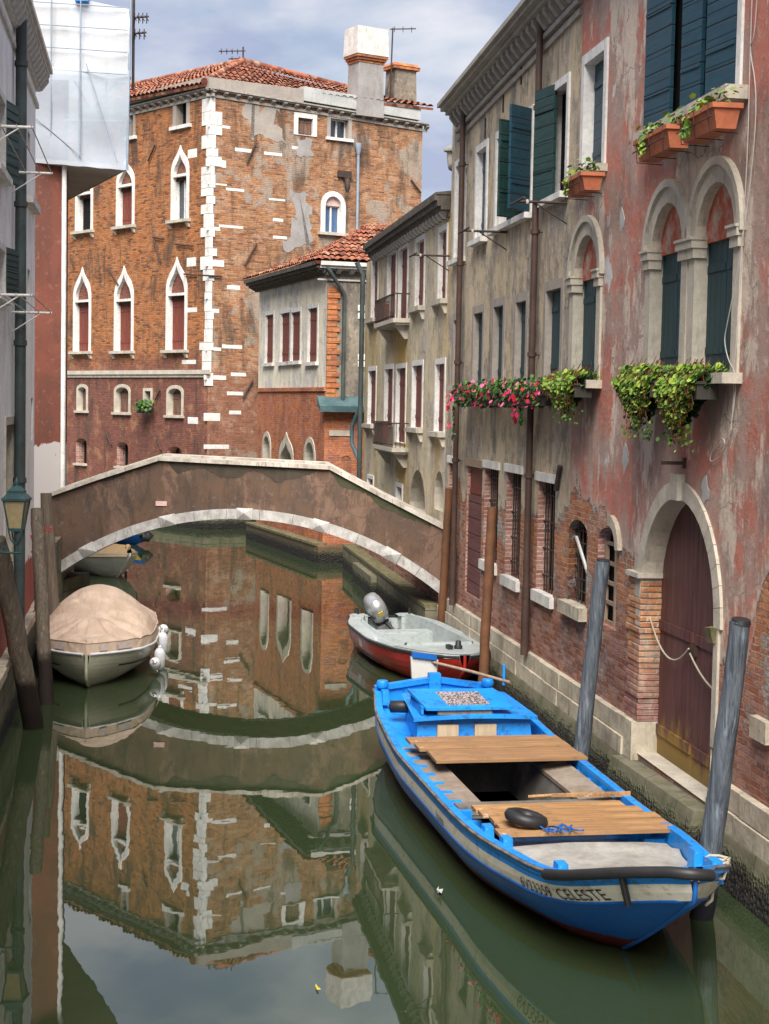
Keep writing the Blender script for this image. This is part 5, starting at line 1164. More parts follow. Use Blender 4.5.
# ================================================================ boats
def interp(x,X,Y):
    if x<=X[0]: return Y[0]
    for a,b_,c,d in zip(X[:-1],X[1:],Y[:-1],Y[1:]):
        if x<=b_: t=(x-a)/(b_-a); t=t*t*(3-2*t)*.35+t*.65; return c+(d-c)*t
    return Y[-1]
def smoothf(X,Y):
    from functools import lru_cache
    @lru_cache(None)
    def f(t):
        s_=0;w=0
        for k in range(-4,5): q=max(0,min(1,t+k*.014)); s_+=interp(q,X,Y)*(5-abs(k)); w+=5-abs(k)
        e=max(0,(t-.94)/.06); return (s_/w)*(1-e)+interp(t,X,Y)*e
    return f
def boatframe(s,bow):
    s=Vector(s);d=Vector(bow)-s; L_=d.length; d.normalize(); n=Vector((-d.y,d.x))
    return Matrix(((d.x,n.x,0,s.x),(d.y,n.y,0,s.y),(0,0,1,0),(0,0,0,1))),L_
def hullmesh(b,L_,B,Z,ZK,PW,bands,N=44,rake=0.,extra=()):
    """bands: [(depth below gunwale or absolute z, material)]"""
    rows=[]
    for side in (-1,1):
        S=[]
        for i in range(N+1):
            t=i/N; zg=Z(t); zk=ZK(t); ring=[]
            zs=[]
            for k,(kind,val,mt) in enumerate(bands):
                z=zg-val if kind=='d' else val
                zs.append(max(zk+.002*(len(bands)-k),min(z,zg if not zs else zs[-1]-.001)))
            zs=[zg]+zs; full=[]
            for k in range(len(zs)-1):
                m_=4 if k>=2 else 2
                for j in range(m_): full.append((zs[k]+(zs[k+1]-zs[k])*j/m_,bands[k][2]))
            full.append((zs[-1],bands[-1][2])); full.append((zk,bands[-1][2]))
            for z,mt in full:
                q=max(0,min(1,(zg-z)/max(.01,zg-zk))); y=B(t)*(1-q**PW(t)); x=t*L_+rake*(1-t)*(z-.3)*-1 if t<.1 else t*L_
                ring.append(((x,side*y,z),mt))
            S.append(ring)
        R=len(S[0])
        base=[p for rg in S for p,_ in rg]; 
        for k in range(R-1):
            b.mat(S[0][k][1]); fs=[]
            for i in range(N):
                a=i*R+k; c=(i+1)*R+k; fs.append((a,c,c+1,a+1) if side<0 else (a,a+1,c+1,c))
            vs=[]; m2={}; f2=[]
            for f_ in fs:
                g_=[]
                for q in f_:
                    if q not in m2: m2[q]=len(vs); vs.append(base[q])
                    g_.append(m2[q])
                f2.append(g_)
            b.add(vs,f2,True)
        rows.append(S)
    # transom
    A_=[p for p,_ in rows[0][0]]; C_=[p for p,_ in rows[1][0]]; 
    for k in range(len(A_)-1): b.mat(rows[0][0][k][1]); b.add([A_[k],A_[k+1],C_[k+1],C_[k]],[(0,1,2,3)],False)
def deckstrip(b,x0,x1,ins,zf,L_,B,yl=None,yr=None,n=16,th=0.):
    vs=[]
    for i in range(n+1):
        x=x0+(x1-x0)*i/n; t=x/L_; w_=max(.0,B(t)-ins); l=-w_ if yl is None else max(-w_,yl); r=w_ if yr is None else min(w_,yr); z=zf(t); vs+=[(x,l,z),(x,r,z)]
    b.add(vs,[(2*i,2*i+2,2*i+3,2*i+1) for i in range(n)],False)
def hully(B,Z,ZK,PW,t,z):
    q=max(0,min(1,(Z(t)-z)/max(.01,Z(t)-ZK(t)))); return B(t)*(1-q**PW(t))
def stem(L_,Z,ZK,t0,mat_,T,r=.03,nm='stem'):
    pts=[((t0+(1-t0)*k/14)*L_,0,ZK(t0+(1-t0)*k/14)) for k in range(15)]; pts+=[(L_+.01,0,ZK(1)+(Z(1)-ZK(1))*k/3) for k in (1,2,3)]
    build(MB().tube(pts,r,8),nm,mat_,T)
def rail(b,L_,B,Z,w_=.07,h=.03,drop=.18,N=60,t0=0,t1=1.,HY=None):
    for side in (-1,1):
        vs=[]
        for i in range(N+1):
            t=t0+(t1-t0)*i/N; o=B(t)+.012; q=max(0,B(t)-w_); z=Z(t); x=t*L_; dr=drop*min(1,max(.1,(1-t)*6)); qi=min(q,max(0,HY(t,z-dr)-.03)) if HY else q
            vs+=[(x,side*o,z-.05),(x,side*o,z+h),(x,side*q,z+h),(x,side*qi,z-dr)]
        fs=[]
        for i in range(N):
            for k in range(3): a=4*i+k; c=a+4; fs.append((a,c,c+1,a+1) if side<0 else (a,a+1,c+1,c))
        b.add(vs,fs,False)
mw,L1=boatframe((.711,21.949),(2.50,12.38))
T=thing('work_boat','large bright blue wooden work boat with white strake and planked hold moored in the foreground','boat',mw)
B1=smoothf((0,.12,.3,.5,.7,.82,.9,.96,1),(.795,.994,1.056,1.03,1.0,.86,.72,.42,.05)); Z1=smoothf((0,.3,.6,.85,1),(.90,.665,.64,.775,1.2))
def ZK1(t): return -.32 if t<.62 else (-.32+.2*(t-.62)/.18 if t<.8 else -.12+1.06*((t-.8)/.2)**1.15)
def PW1(t): return 3.4 if t<.6 else 3.4-(t-.6)/.4*2.1
b=MB(); hullmesh(b,L1,B1,Z1,ZK1,PW1,[('d',.12,0),('d',.265,1),('z',.19,2),('z',-.02,3)])
build(b,'hull',['bblue','bwhite','bblue_d','bred'],T)
b=MB(); rail(b,L1,B1,Z1,.075,.02,.2,HY=lambda t,z:hully(B1,Z1,ZK1,PW1,t,z)); build(b,'gunwale','bblue',T)
stem(L1,Z1,ZK1,.835,'bblue_d',T,.022)
for nm,off,zz,mt,r in (('rubbing_strake',.02,.0,'rub',.016),('lower_rubbing_strake',.0,-.268,'bblue_d',.016)):
    for sd in (-1,1):
        def pos(t,off=off,zz=zz,sd=sd):
            zg=Z1(t);zk=ZK1(t);q=max(0,min(1,-zz/(zg-zk))); return (t*L1,sd*(B1(t)*(1-q**PW1(t))+off),zg+zz)
        b=MB().tube([pos(t/50*.985) for t in range(51)],r,6); build(b,nm,mt,T)
# lettering on the white strake, both words follow the hull
def letter(txt,x0,x1,zoff,h,label=None):
    cu=bpy.data.curves.new('lettering','FONT'); cu.body=txt; cu.size=1; to=bpy.data.objects.new('lettering',cu); COL.objects.link(to)
    bpy.context.view_layer.update(); dg=bpy.context.evaluated_depsgraph_get(); me=to.evaluated_get(dg).to_mesh(); vs=[v.co.copy() for v in me.vertices]; fs=[list(p.vertices) for p in me.polygons]
    to.evaluated_get(dg).to_mesh_clear(); bpy.data.objects.remove(to); wx=max(v.x for v in vs); out_=[]
    for v in vs:
        x=x0+(x1-x0)*v.x/wx; t=x/L1; zg=Z1(t); zk=ZK1(t); z=zg-zoff+v.y*h; q=(zg-z)/(zg-zk); out_.append((x,-(B1(t)*(1-q**PW1(t))+.006),z))
    b=MB(); b.add(out_,fs); build(b,'lettering','bdark',T,None,None,label)
letter('6V23359  CELESTE',7.75,8.98,.247,.14); letter('3359',4.95,5.3,.25,.10)
D1=lambda t:Z1(t)-.15
b=MB(); deckstrip(b,0,2.25,.07,lambda t:Z1(t)-.17,L1,B1); build(b,'stern_deck','bblue',T)
b=MB(); deckstrip(b,2.2,6.8,.07,lambda t:.40,L1,B1,yr=-.5); deckstrip(b,2.2,6.8,.07,lambda t:.40,L1,B1,yl=.86); deckstrip(b,5.1,6.8,.07,lambda t:.40,L1,B1)
x=2.4
while x<6.7:
    for sd in (-1,1): y=sd*(B1(x/L1)-.07); b.box(x-.04,x+.04,y,y-sd*.22,.40,.57)
    x+=.42
build(b,'side_frames','bblue',T)
b=MB(); 
vs=[]
for i in range(13):
    x=2.15+(5.28-2.15)*i/12; l=-(B1(x/L1)-.17); b_=-.53; vs+=[(x,l,.555),(x,b_,.555),(x,b_,.50),(x,l,.50)]
b.add(vs,[(4*i+k,4*i+4+k,4*i+4+(k+1)%4,4*i+(k+1)%4) for i in range(12) for k in range(4)]); build(b,'side_deck','sidedeck',T)
b=MB(); vs=[]
for i in range(13):
    x=2.15+(5.28-2.15)*i/12; r_=B1(x/L1)-.13; vs+=[(x,.58,.545),(x,r_,.60),(x,r_,.55),(x,.58,.50)]
b.add(vs,[(4*i+k,4*i+4+k,4*i+4+(k+1)%4,4*i+(k+1)%4) for i in range(12) for k in range(4)]); build(b,'side_deck','sidedeck',T)
# hold
b=MB(); b.add([(2.3,-.53,.5),(5.06,-.53,.5),(5.06,.60,.53),(2.3,.60,.53),(2.3,-.50,.0),(5.06,-.50,.0),(5.06,.50,.0),(2.3,.50,.0)],[(0,4,5,1),(1,5,6,2),(2,6,7,3),(3,7,4,0)]); b.mat(1).add([(2.3,-.5,.0),(5.06,-.5,.0),(5.06,.50,.0),(2.3,.50,.0)],[(0,1,2,3)]); build(b,'hold','holdgrey holdgrey'.split(),T)
b=MB().box(5.06,5.27,-.86,.93,.46,.585); build(b,'cross_beam','holdgrey',T); build(MB().box(5.29,5.5,-.7,.8,.36,.42),'cross_beam','bdark',T)
rnd=random.Random(9)
for (xs,xe,n,l,r_,zz) in ((2.33,3.66,4,-.87,1.16,.665),(5.62,6.78,5,-.80,1.08,.655)):
    wd=(xe-xs)/n
    for k in range(n):
        e0,e1=rnd.uniform(-.02,.08),rnd.uniform(-.08,.02); 
        if xs<3 and k>=2: e0+=.1
        if xs>3 and k<2: e0-=.0; e1-=.12*(2-k)
        w0=B1((xs+k*wd)/L1)+.03; tl=rnd.uniform(-.012,.012)
        L0=max(l+e0,-w0); R0=min(r_+e1,w0); z=zz+rnd.uniform(0,.022)
        x0,x1=xs+k*wd+rnd.uniform(.008,.02),xs+(k+1)*wd-rnd.uniform(.008,.02)
        b=MB().hexa([(x0+tl,L0,z),(x1+tl,L0,z),(x1-tl,R0,z),(x0-tl,R0,z),(x0+tl,L0,z+.035),(x1+tl,L0,z+.035),(x1-tl,R0,z+.035),(x0-tl,R0,z+.035)])
        build(b,'plank','boards',T,None,((x0+x1)/2,0,z))
# foredeck
zf=lambda t:max(.52,Z1(t)-.15)
b=MB(); n=24;m_=10; vs=[]
for i in range(n+1):
    x=6.72+(9.35-6.72)*i/n; t=x/L1; w_=max(.02,B1(t)-.09)
    for j in range(m_+1):
        v=-1+2*j/m_; y=v*w_; z=zf(t)+.05*(1-v*v)+ .05*math.exp(-((x-(6.92+.25*v*v))/.07)**2)-.012*noise.noise(Vector((x*2,y*2,0))); vs.append((x,y,z))
b.add(vs,[(i*(m_+1)+j,(i+1)*(m_+1)+j,(i+1)*(m_+1)+j+1,i*(m_+1)+j+1) for i in range(n) for j in range(m_)],True); build(b,'foredeck','deckgrey',T)
b=MB(); b.box(8.70,8.86,-.2,.46,zf(.9)+.06,zf(.9)+.13).box(8.95,9.12,.0,.36,zf(.91)+.07,zf(.91)+.15); build(b,'bow_block','boards',T)
b=MB()
for x,sd in ((7.15,-1),(8.35,-1),(7.9,1),(9.0,1),(6.6,-1),(.35,-1),(.35,1)):
    t=x/L1; y=sd*(B1(t)-.12); z=Z1(t); b.hexa([(x-.09,y-.05,z-.12),(x+.09,y-.05,z-.12),(x+.09,y+.05,z-.12),(x-.09,y+.05,z-.12),(x-.07,y-.045,z+.07),(x+.07,y-.045,z+.07),(x+.07,y+.045,z+.07),(x-.07,y+.045,z+.07)])
build_each(b,'cleat','bblue',T)
b=MB(); b.box(-.02,.12,-.07,.09,.3,1.12); b.lathe([(.07,0),(.09,.05),(.07,.1)],(.18,-.74,.95),10).lathe([(.07,0),(.09,.05),(.07,.1)],(.18,.74,.95),10); build_each(b,'stern_post','bblue',T)
b=MB(); b.hexa([(-.04,-.82,.88),(.10,-.82,.88),(.10,.0,1.0),(-.04,.0,1.0),(-.04,-.82,.95),(.10,-.82,.95),(.10,.0,1.07),(-.04,.0,1.07)]).hexa([(-.04,0,1.0),(.10,0,1.0),(.10,.82,.88),(-.04,.82,.88),(-.04,0,1.07),(.10,0,1.07),(.10,.82,.95),(-.04,.82,.95)]); b.box(-.02,.06,-.78,.78,.4,.98); build(b,'transom_rail','bblue',T)
# cuddy cabin
cz=.60; ct=.95
b=MB(); y0,y1=-.66,.84
b.hexa([(.95,-.58,cz),(2.12,y0,cz-.05),(2.12,y1,cz-.05),(.95,.66,cz),(.98,-.55,ct+.02),(2.06,y0+.03,ct-.04),(2.06,y1-.03,ct-.04),(.98,.62,ct+.02)])
n=10; vs=[]
for i in range(n+1):
    a=i/n; y=(y0-.05)+(y1-y0+.1)*a; c=.06*math.sin(math.pi*a); vs+=[(2.17+.05*math.sin(math.pi*a),y,ct-.03+c*.6),(.92,y*.88,ct+.05+c),(2.17+.05*math.sin(math.pi*a),y,ct-.075+c*.6)]
b.add(vs,[(3*i,3*i+3,3*i+4,3*i+1) for i in range(n)]+[(3*i,3*i+2,3*i+5,3*i+3) for i in range(n)])
b.box(2.08,2.2,y0-.02,y1+.02,cz-.09,cz-.03)
cab=build(b,'cabin','bblue',T)
for (a,c) in ((-.40,-.13),(.08,.36)): build(MB().box(2.085,2.155,a,c,.645,.82),'vent_slats','ventwood',cab)
# open hatch tilted over the cabin roof
b=MB(); h=[(1.5,-.66,1.17),(2.2,-.56,1.05),(2.2,.56,1.05),(1.55,.46,1.17)]
def hp(u,v): A_=Vector(h[0]).lerp(Vector(h[3]),u); C_=Vector(h[1]).lerp(Vector(h[2]),u); return A_.lerp(C_,v)
def hpan(b,u0,u1,v0,v1,th=.035,dz=0):
    P=[hp(u0,v0),hp(u0,v1),hp(u1,v1),hp(u1,v0)]; up=Vector((0,0,1)); b.hexa([p+up*(dz-th) for p in P]+[p+up*dz for p in P])
hpan(b,0,.28,0,1);hpan(b,.78,1,0,1);hpan(b,.28,.78,0,.13);hpan(b,.28,.78,.87,1)
b.box(1.5,1.55,-.62,.44,ct,1.13); b.box(1.55,2.1,-.60,-.57,ct,1.05)
ht=build(b,'hatch','bblue',cab); b=MB(); hpan(b,.28,.78,.13,.87,.02,-.008); build(b,'hatch_pane','speck',ht)
build(MB().box(2.0,2.16,-.4,.3,.955,1.0),'hatch_prop','oldwood',ht)
# rudder and tiller
b=MB(); b.hexa([(-.75,-.06,-.5),(-.1,-.06,-.5),(-.1,.02,-.5),(-.75,.02,-.5),(-.62,-.06,.85),(-.08,-.06,.85),(-.08,.02,.85),(-.62,.02,.85)])
b.mat(1).hexa([(-.46,-.34,.92),(-.42,-.0,.92),(-.36,-.0,.92),(-.40,-.34,.92),(-.48,-.36,1.22),(-.44,.03,1.18),(-.38,.03,1.18),(-.42,-.36,1.22)]); b.mat(0).hexa([(-.50,-.34,1.22),(-.46,.0,1.18),(-.34,.0,1.18),(-.38,-.34,1.22),(-.5,-.34,1.29),(-.46,.0,1.25),(-.34,.0,1.25),(-.38,-.34,1.29)]); b.mat(0).hexa([(-.46,-.32,.6),(-.42,-.0,.6),(-.36,-.0,.6),(-.40,-.32,.6),(-.46,-.32,.92),(-.42,.0,.92),(-.36,.0,.92),(-.40,-.32,.92)])
b.v=[(x,y+.13,z+.05) for x,y,z in b.v]; build(b,'rudder',['bblue_d','hullw'],T)
b=MB().tube([(-.42,.06,1.2),(.2,.50,1.16),(.75,.90,1.10)],.022,8); build(b,'tiller','oldwood',T)
b=MB().tube([(.66,.84,1.05),(.66,.84,1.33)],.02,6); build(b,'tiller_pin','bblue',T)
# bow fender along the rail
b=MB(); pts=[]
for k in range(15): t=.865+.135*k/14; pts.append((t*L1+(.04 if k==14 else 0),-(B1(t)+.05),Z1(t)-.02))
pts+=[(L1+.05,.03,Z1(1)-.03),(L1-.02,.14,Z1(1)-.06)]; b.tube(pts,.048,10); b.tube([(.955*L1,-(B1(.955)+.04),Z1(.955)-.03),(.945*L1,-(B1(.95)*.8),Z1(.95)-.3)],.03,8); build(b,'bow_fender','bdark',T)
TB=T
def local(x,y,z): return MW[TB]@Vector((x,y,z))
b=MB(); n=22; R0,r0=.155,.068
vs=[((R0+r0*math.cos(q*2*math.pi/8))*math.cos(p*2*math.pi/n),(R0+r0*math.cos(q*2*math.pi/8))*math.sin(p*2*math.pi/n),r0*.9*math.sin(q*2*math.pi/8)) for p in range(n) for q in range(8)]
b.add(vs,[(p*8+q,((p+1)%n)*8+q,((p+1)%n)*8+(q+1)%8,p*8+(q+1)%8) for p in range(n) for q in range(8)],True)
mt_=MW[TB]@Matrix.Translation((6.48,-.46,.775))@Matrix.Rotation(R_(-12),4,'X')
tag(build(b,'tire',"bdark",None,mt_),'small black rubber tyre lying on the forward planks of the blue boat','tire')
b=MB(); pts=[(0,0,0),(.3,.0,.0),(.75,0,0)]; b.hexa([(-.1,-.02,0),(.75,-.085,0),(.75,.085,0),(-.1,.02,0),(-.1,-.02,.03),(.75,-.085,.025),(.75,.085,.025),(-.1,.02,.03)]); b.tube([(-.35,0,.0),(-.05,0,.015)],.02,7)
mt_=MW[TB]@Matrix.Translation((4.98,.35,.60))@Matrix.Rotation(R_(72),4,'Z')@Matrix.Rotation(R_(-4),4,'Y')
tag(build(b,'paddle','boards',None,mt_),'ochre wooden paddle lying across the open hold of the blue boat','paddle')
b=MB(); b.tube([(-.2,0,.0),(-.18,.0,0),(.17,.04,0),(.2,.04,0)],[.03,.08,.08,.03],10); mt_=MW[TB]@Matrix.Translation((1.12,-.62,.86))@Matrix.Rotation(R_(75),4,'Z')
tag(build(b,'boat_fender','bdark',None,mt_),'black cylindrical fender lying beside the cabin of the blue boat','fender')
b=MB(); rnd=random.Random(1); pts=[local(8.75+.10*math.cos(k*.9),.60+.10*math.sin(k*.9),Z1(.9)+.03+.004*k) for k in range(16)]; pts+=[local(9.3,.42,.98),PZ(700,880,.95)+Vector((.05,.1,0)),PZ(714,888,.75),PZ(712,900,.7),PZ(706,905,.62)]; b.tube(pts,.014,6)
tag(build(b,'mooring_rope','rope',None,Matrix.Identity(4),pts[0]),'pale mooring rope coiled on the blue bow rail and looped round the grey post','rope')
b=MB(); 
for j in range(3):
    pts=[local(6.75+.12*math.sin(k*1.1+j*2)+.03*k*0,-.30+.04*k-.12*j*.5,.735+.012*math.sin(k*2.)) for k in range(9)]; b.tube(pts,.010,5)
tag(build(b,'rope_tangle','bblue_d',None,Matrix.Identity(4),pts[0]),'little tangle of blue cord beside the tyre on the blue boat','rope')
# ---------------------------------------------------------------- red boat
mw,L2=boatframe((-.042,32.167),(1.40,26.75))
T=thing('motor_boat','small red motor boat with pale grey interior and tilted silver outboard motor','boat',mw)
B2=smoothf((0,.2,.5,.75,.9,.97,1),(.62,.93,.985,.88,.62,.35,.08)); Z2=smoothf((0,.5,1),(.56,.51,.60))
ZK2=lambda t:-.25 if t<.75 else -.25+.62*((t-.75)/.25)**1.6; PW2=lambda t:3.2 if t<.6 else 3.2-(t-.6)/.4*1.4
b=MB(); hullmesh(b,L2,B2,Z2,ZK2,PW2,[('d',.06,1),('d',.1,0),('z',.06,0),('z',-.02,2)],N=36); build(b,'hull',['redhull','bdark','bred'],T)
b=MB(); rail(b,L2,B2,Z2,.26,.02,.02,N=40); stem(L2,Z2,ZK2,.7,'redhull',T,.03); 
deckstrip(b,4.1,L2-.03,.02,lambda t:Z2(t)+.03,L2,B2); deckstrip(b,0,.35,.02,lambda t:Z2(t)+.025,L2,B2,yr=-.3); deckstrip(b,0,.35,.02,lambda t:Z2(t)+.025,L2,B2,yl=.3)
# inner coaming
for side in (-1,1):
    vs=[]
    for i in range(25):
        t=(.3+(4.1-.3)*i/24)/L2; y=side*(B2(t)-.26); vs+=[(t*L2,y,Z2(t)+.07),(t*L2,y-side*.03,Z2(t)+.07),(t*L2,y-side*.05,.12),(t*L2,y+side*.03,Z2(t)+.02)]
    b.add(vs,[(4*i+k,4*i+4+k,4*i+4+k2,4*i+k2) for i in range(24) for k,k2 in ((0,1),(1,2),(3,0))])
b.box(4.05,4.15,-.6,.6,.1,Z2(.7)+.07)
build(b,'deck','gel',T)
b=MB(); deckstrip(b,.1,4.1,.28,lambda t:.12,L2,B2); build(b,'floor','floorgrey',T)
build(MB().box(1.1,1.55,-.68,.68,.12,.40).box(1.15,1.5,-.66,.66,.40,.43),'bench','gel',T); build(MB().box(3.35,4.08,-.58,.58,.12,.47).box(3.3,4.1,-.62,.62,.47,.5),'bow_seat','gel',T)
b=MB().box(.0,.1,-.35,.35,.1,.50).box(.02,.34,-.62,-.35,.3,.60).box(.02,.34,.35,.62,.3,.60); build(b,'transom','gel',T)
b=MB()
for side in (-1,1): b.tube([(t/30*L2,side*(B2(t/30)+.015),Z2(t/30)-.02) for t in range(31)],.025,8)
build(b,'rubber_bumper','bdark',T)
b=MB()
for x0,x1,h in ((.95,1.35,.30),(2.05,2.32,.15)):
    vs=[]
    for k in range(5): x=x0+(x1-x0)*k/4; t=x/L2; 
    for x in (x0,x1):
        for z in (Z2(x/L2)-.1,Z2(x/L2)-.1-h):
            t=x/L2;q=(Z2(t)-z)/(Z2(t)-ZK2(t)); vs.append((x,-(B2(t)*(1-q**PW2(t))+.006),z))
    b.add(vs,[(0,1,3,2)])
build(b,'white_panels','hullw',T)
def zside(x,z): t=x/L2;q=(Z2(t)-z)/(Z2(t)-ZK2(t)); return (x,-(B2(t)*(1-q**PW2(t))+.012),z)
build(MB().tube([zside(1.5+k*.22,.14) for k in range(9)],.014,6),'side_moulding','bdark',T)
b=MB().lathe([(.07,0),(.075,.05),(.05,.08),(.05,.13),(.03,.15)],(4.85,.12,Z2(.85)+.03),10).box(4.75,4.95,-.08,.0,.62,.68); build(b,'bow_light','bdark',T)
b=MB().tube([(.12,-.5,.56),(.12,-.5,.72)],.025,6).tube([(.2,.55,.58),(.2,.55,.72)],.025,6); build_each(b,'cleat','bdark',T)
# outboard motor, tilted
Tm=thing('outboard_motor','tilted silver outboard motor with tiller on the stern of the red boat','outboard motor',mw@Matrix.Translation((.05,.0,.44))@Matrix.Rotation(R_(28),4,'X')@Matrix.Rotation(R_(32),4,'Y')@Matrix.Scale(1.2,4))
b=MB(); secs=[(-.0,.11,.15),(.06,.15,.21),(.2,.16,.25),(.34,.145,.24),(.42,.11,.18),(.45,.04,.08)]; n=14; vs=[]
for z,a,c in secs: vs+=[(-.02+c*math.copysign(abs(math.cos(2*math.pi*k/n))**.7,math.cos(2*math.pi*k/n)),a*math.copysign(abs(math.sin(2*math.pi*k/n))**.7,math.sin(2*math.pi*k/n)),z+.1) for k in range(n)]
b.add(vs,[(i*n+k,i*n+(k+1)%n,(i+1)*n+(k+1)%n,(i+1)*n+k) for i in range(len(secs)-1) for k in range(n)],True); b.add(vs[-n:],[list(range(n))]); cw=build(b,'cowling','silver',Tm)
build(MB().box(.19,.225,-.05,.03,.33,.42),'sticker','yel',cw); build(MB().box(.02,.2,-.168,-.155,.25,.31),'logo_stripe','bdark',cw)
b=MB().box(-.14,.14,-.1,.1,.0,.11).box(-.2,.02,-.06,.06,-.75,.05).hexa([(-.2,-.02,-1.),(.0,-.02,-1.),(.0,.02,-1.),(-.2,.02,-1.),(-.2,-.02,-.7),(.02,-.02,-.7),(.02,.02,-.7),(-.2,.02,-.7)]); build(b,'leg','bdark',Tm)
b=MB().box(.06,.16,-.12,.12,-.18,.06).tube([(.1,-.08,0),(.2,-.08,-.12)],.02,6).tube([(.1,.08,0),(.2,.08,-.12)],.02,6); build(b,'clamp_bracket','silver',Tm)
b=MB().tube([(.12,.03,.08),(.4,.10,-.05),(.72,.2,-.2)],[.035,.026,.026],8).tube([(.58,.155,-.13),(.74,.205,-.21)],.034,8); build(b,'tiller','bdark',Tm)
# ---------------------------------------------------------------- covered boat on the left
mw,L3=boatframe((-5.33,30.9),(-4.86,26.1))
T=thing('covered_boat','cream hulled motor boat under a domed beige canvas cover, moored by the old wooden posts','boat',mw)
B3=smoothf((0,.3,.6,.8,.92,1),(.92,1.03,1.02,.86,.5,.05)); Z3=smoothf((0,.5,1),(.50,.52,.62))
ZK3=lambda t:-.2 if t<.7 else -.2+.42*((t-.7)/.3)**2.2; PW3=lambda t:2.6 if t<.5 else 2.6-(t-.5)/.5*1.3
b=MB(); hullmesh(b,L3,B3,Z3,ZK3,PW3,[('d',.05,1),('d',.2,0),('z',.1,0),('z',-.02,0)],N=36); build(b,'hull',['olive','hullw'],T); stem(L3,Z3,ZK3,.66,'olive',T,.03)
b=MB()
for sd in (-1,1): b.tube([(t/40*L3,sd*(B3(t/40)+.01),Z3(t/40)-.01) for t in range(41)],.022,8)
build(b,'bumper','fender',T)
b=MB(); 
for sd in (-1,1):
    vs=[]
    for k in range(16):
        t=.5+.38*k/15; zg=Z3(t);zk=ZK3(t); 
        for z in (zg-.24,zg-.27): q=(zg-z)/(zg-zk); vs.append((t*L3,sd*(B3(t)*(1-q**PW3(t))+.006),z))
    b.add(vs,[(2*k,2*k+2,2*k+3,2*k+1) for k in range(15)])
build(b,'side_stripe','bdark',T)
# canvas: band around the rim then a dome held up by hoops
b=MB(); N=90;Mm=56; vs=[]
def dome(t,v):
    zg=Z3(t); band=.20; H_=.66*math.exp(-((t-.47)/.25)**2)+.16*math.exp(-((t-.12)/.2)**2)+.10*(1-t)+.05
    w_=B3(t)+.015
    if v<.12: k=v/.12; y=-(w_-.03*k); z=zg-.02+band*k
    elif v>.88: k=(1-v)/.12; y=(w_-.03*k); z=zg-.02+band*k
    else:
        s_=(v-.5)/.38; y=(w_-.03)*s_; z=zg-.02+band+H_*max(0,(1-abs(s_)**1.9))**.85
        dx_,dy_=(t-.70)*L3,y; r_=math.hypot(dx_,dy_)+1e-4; ph=math.atan2(dy_,dx_)
        z-=.085*(1-abs(math.sin(ph*5.5+1.8*noise.noise(Vector((dx_*.9,dy_*.9,0))))))**2.2*min(1,r_/.2)*math.exp(-((r_-.45)/.55)**2); z+=.10*math.exp(-((t-.79)/.05)**2)*(1-min(1,abs(s_)/.45)**2)
        z+=.02*noise.noise(Vector((t*7,s_*4,3)))-.03*(1-abs(math.sin(t*17+s_*1.2)))**4*(1-abs(s_))**.4
    if t>.995: y*=.05
    y+=.012*noise.noise(Vector((t*14,v*6,1)))
    return (t*L3+(.02 if t>.99 else 0),y,z)
for i in range(N+1):
    for j in range(Mm+1): vs.append(dome(i/N,j/Mm))
b.add(vs,[(i*(Mm+1)+j,(i+1)*(Mm+1)+j,(i+1)*(Mm+1)+j+1,i*(Mm+1)+j+1) for i in range(N) for j in range(Mm)],True)
b.add([vs[j] for j in range(Mm+1)],[list(range(Mm+1))]); cv=build(b,'canvas_cover','canvas',T)
for (t0,t1,sd) in ((.90,.945,-1),(.86,.92,1),(.955,.975,1)):
    A_=[dome(t0,.035 if sd<0 else .965),dome(t1,.035 if sd<0 else .965),dome(t1,.1 if sd<0 else .9),dome(t0,.1 if sd<0 else .9)]
    b=MB(); b.add([(x+.01,y+sd*.02,z) for x,y,z in A_],[(0,1,2,3)]); build(b,'clear_window','patch',cv)
b=MB().tube([dome(k/40,.12) for k in range(41)]+[dome(1-k/40,.88) for k in range(41)],.012,5); build(b,'seam_piping','canvas',cv)
for i,(x,y,z,tilt,lab) in enumerate(((3.35,1.06,.22,70,'white fender hanging nearest the bow of the covered boat, tilted'),(2.95,1.12,.26,20,'white fender second from the bow of the covered boat'),(1.75,1.12,.36,15,'white fender third from the bow of the covered boat'),(.85,1.1,.46,75,'white fender hanging nearest the stern of the covered boat'))):
    mt_=mw@Matrix.Translation((x,y,z))@Matrix.Rotation(R_(tilt),4,'Y'); T2=thing('boat_fender',lab,'fender',mt_,'white fenders on the covered boat')
    b=MB().lathe([(.015,-.24),(.07,-.2),(.095,-.14),(.1,0),(.095,.12),(.06,.18),(.03,.2),(.03,.24)],(0,0,0),12); build(b,'body','fender',T2); build(MB().tube([(0,0,.22),(0,-.05,.34)],.01,5),'cord','rope',T2)
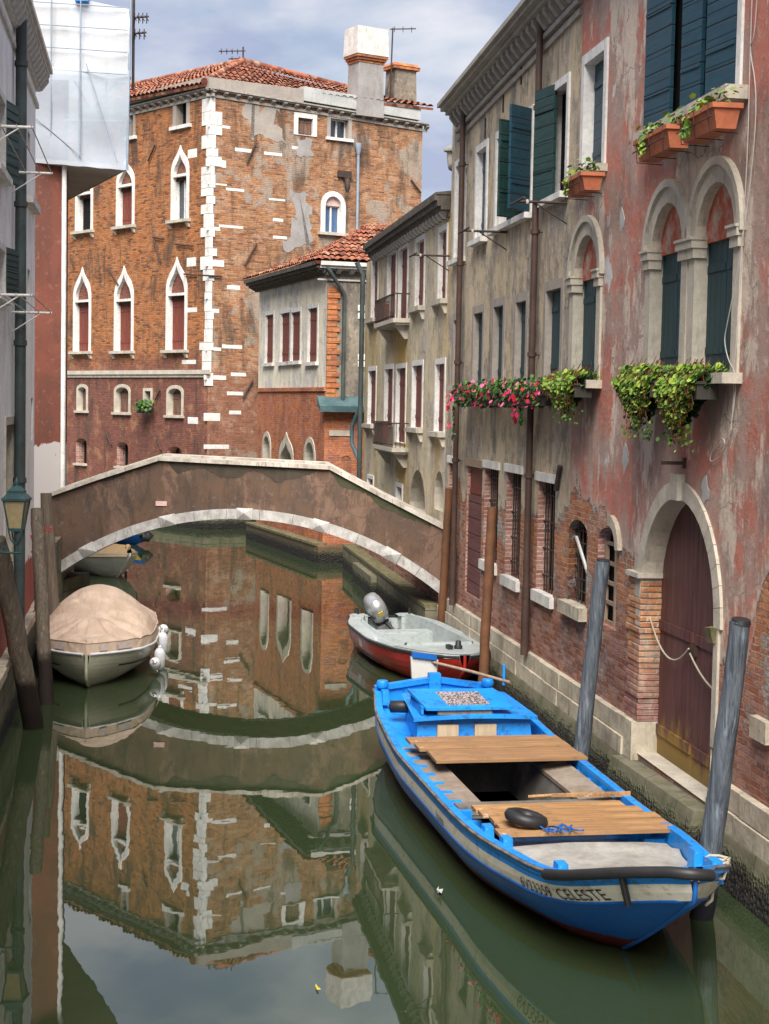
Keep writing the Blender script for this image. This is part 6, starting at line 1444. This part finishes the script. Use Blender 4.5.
# ---------------------------------------------------------------- far boats
mw,L4=boatframe((-9.4,46.8),(-6.75,42.4))
T=thing('covered_dinghy','off white boat with tan cover, seen through the left side of the bridge arch','boat',mw)
B4=smoothf((0,.4,.7,.9,1),(.75,.9,.82,.45,.05)); Z4=smoothf((0,.5,1),(.55,.55,.74)); ZK4=lambda t:-.2 if t<.74 else -.2+.85*((t-.74)/.26)**1.3
b=MB(); hullmesh(b,L4,B4,Z4,ZK4,lambda t:2.4-.8*t,[('d',.06,0),('d',.2,0),('z',.1,0),('z',-.02,0)],N=24); build(b,'hull','hullw',T); stem(L4,Z4,ZK4,.7,'hullw',T,.03)
b=MB(); vs=[]; N=24;Mm=10
for i in range(N+1):
    t=i/N
    for j in range(Mm+1):
        v=-1+2*j/Mm; vs.append((t*L4*.99,v*(B4(t)+.03),Z4(t)-.10+(.12+.35*(1-abs(v))*(1-.5*t)) *(1-max(0,(abs(v)-.85)/.15))))
b.add(vs,[(i*(Mm+1)+j,(i+1)*(Mm+1)+j,(i+1)*(Mm+1)+j+1,i*(Mm+1)+j+1) for i in range(N) for j in range(Mm)],True); build(b,'cover','tanc',T)
build(MB().lathe([(.04,0),(.08,.05),(.08,.12),(.04,.16)],(L4-.15,0,.80),8),'bow_post','tanc',T)
mw,L5=boatframe((-10.8,56.),(-7.9,52.8))
T=thing('rowing_boat','small blue boat with yellow rubbing strip and black bow tyre, far under the bridge arch','boat',mw)
b=MB(); B5=smoothf((0,.4,.8,1),(.6,.8,.5,.05)); Z5=smoothf((0,.5,1),(.5,.45,.62)); hullmesh(b,L5,B5,Z5,lambda t:-.15+.3*max(0,(t-.75)/.25),lambda t:2.2-.6*t,[('d',.12,0),('d',.24,1),('z',.06,0),('z',-.02,0)],N=20); build(b,'hull',['bblue_d','yel'],T)
b=MB(); deckstrip(b,.0,L5*.97,.05,lambda t:Z5(t)-.12,L5,B5); build(b,'deck','sidedeck',T)
build(MB().tube([(L5+.05,-.15,.3),(L5+.15,0,.25),(L5+.05,.15,.3),(L5-.05,0,.5),(L5+.05,-.15,.3)],.12,8),'bow_tyre','bdark',T)
# litter afloat
for (px,py,lab,mt) in ((439,893,'crumpled white and dark wrapper floating left of the blue boat','hullw'),(318,988,'tiny yellow leaf scrap floating in the foreground water','yel')):
    p=PZ(px,py,.01); b=MB(); rnd=random.Random(px); vs=[(rnd.uniform(-.06,.06),rnd.uniform(-.12,.12),rnd.uniform(.0,.04)) for _ in range(9)]; b.add(vs,[(0,1,2),(2,3,4),(4,5,6),(6,7,8),(0,4,8),(1,3,7)])
    s_=1 if px==439 else .5; tag(build(b,'litter',mt,None,Matrix.Translation(p)@Matrix.Scale(s_,4)),lab,'litter')
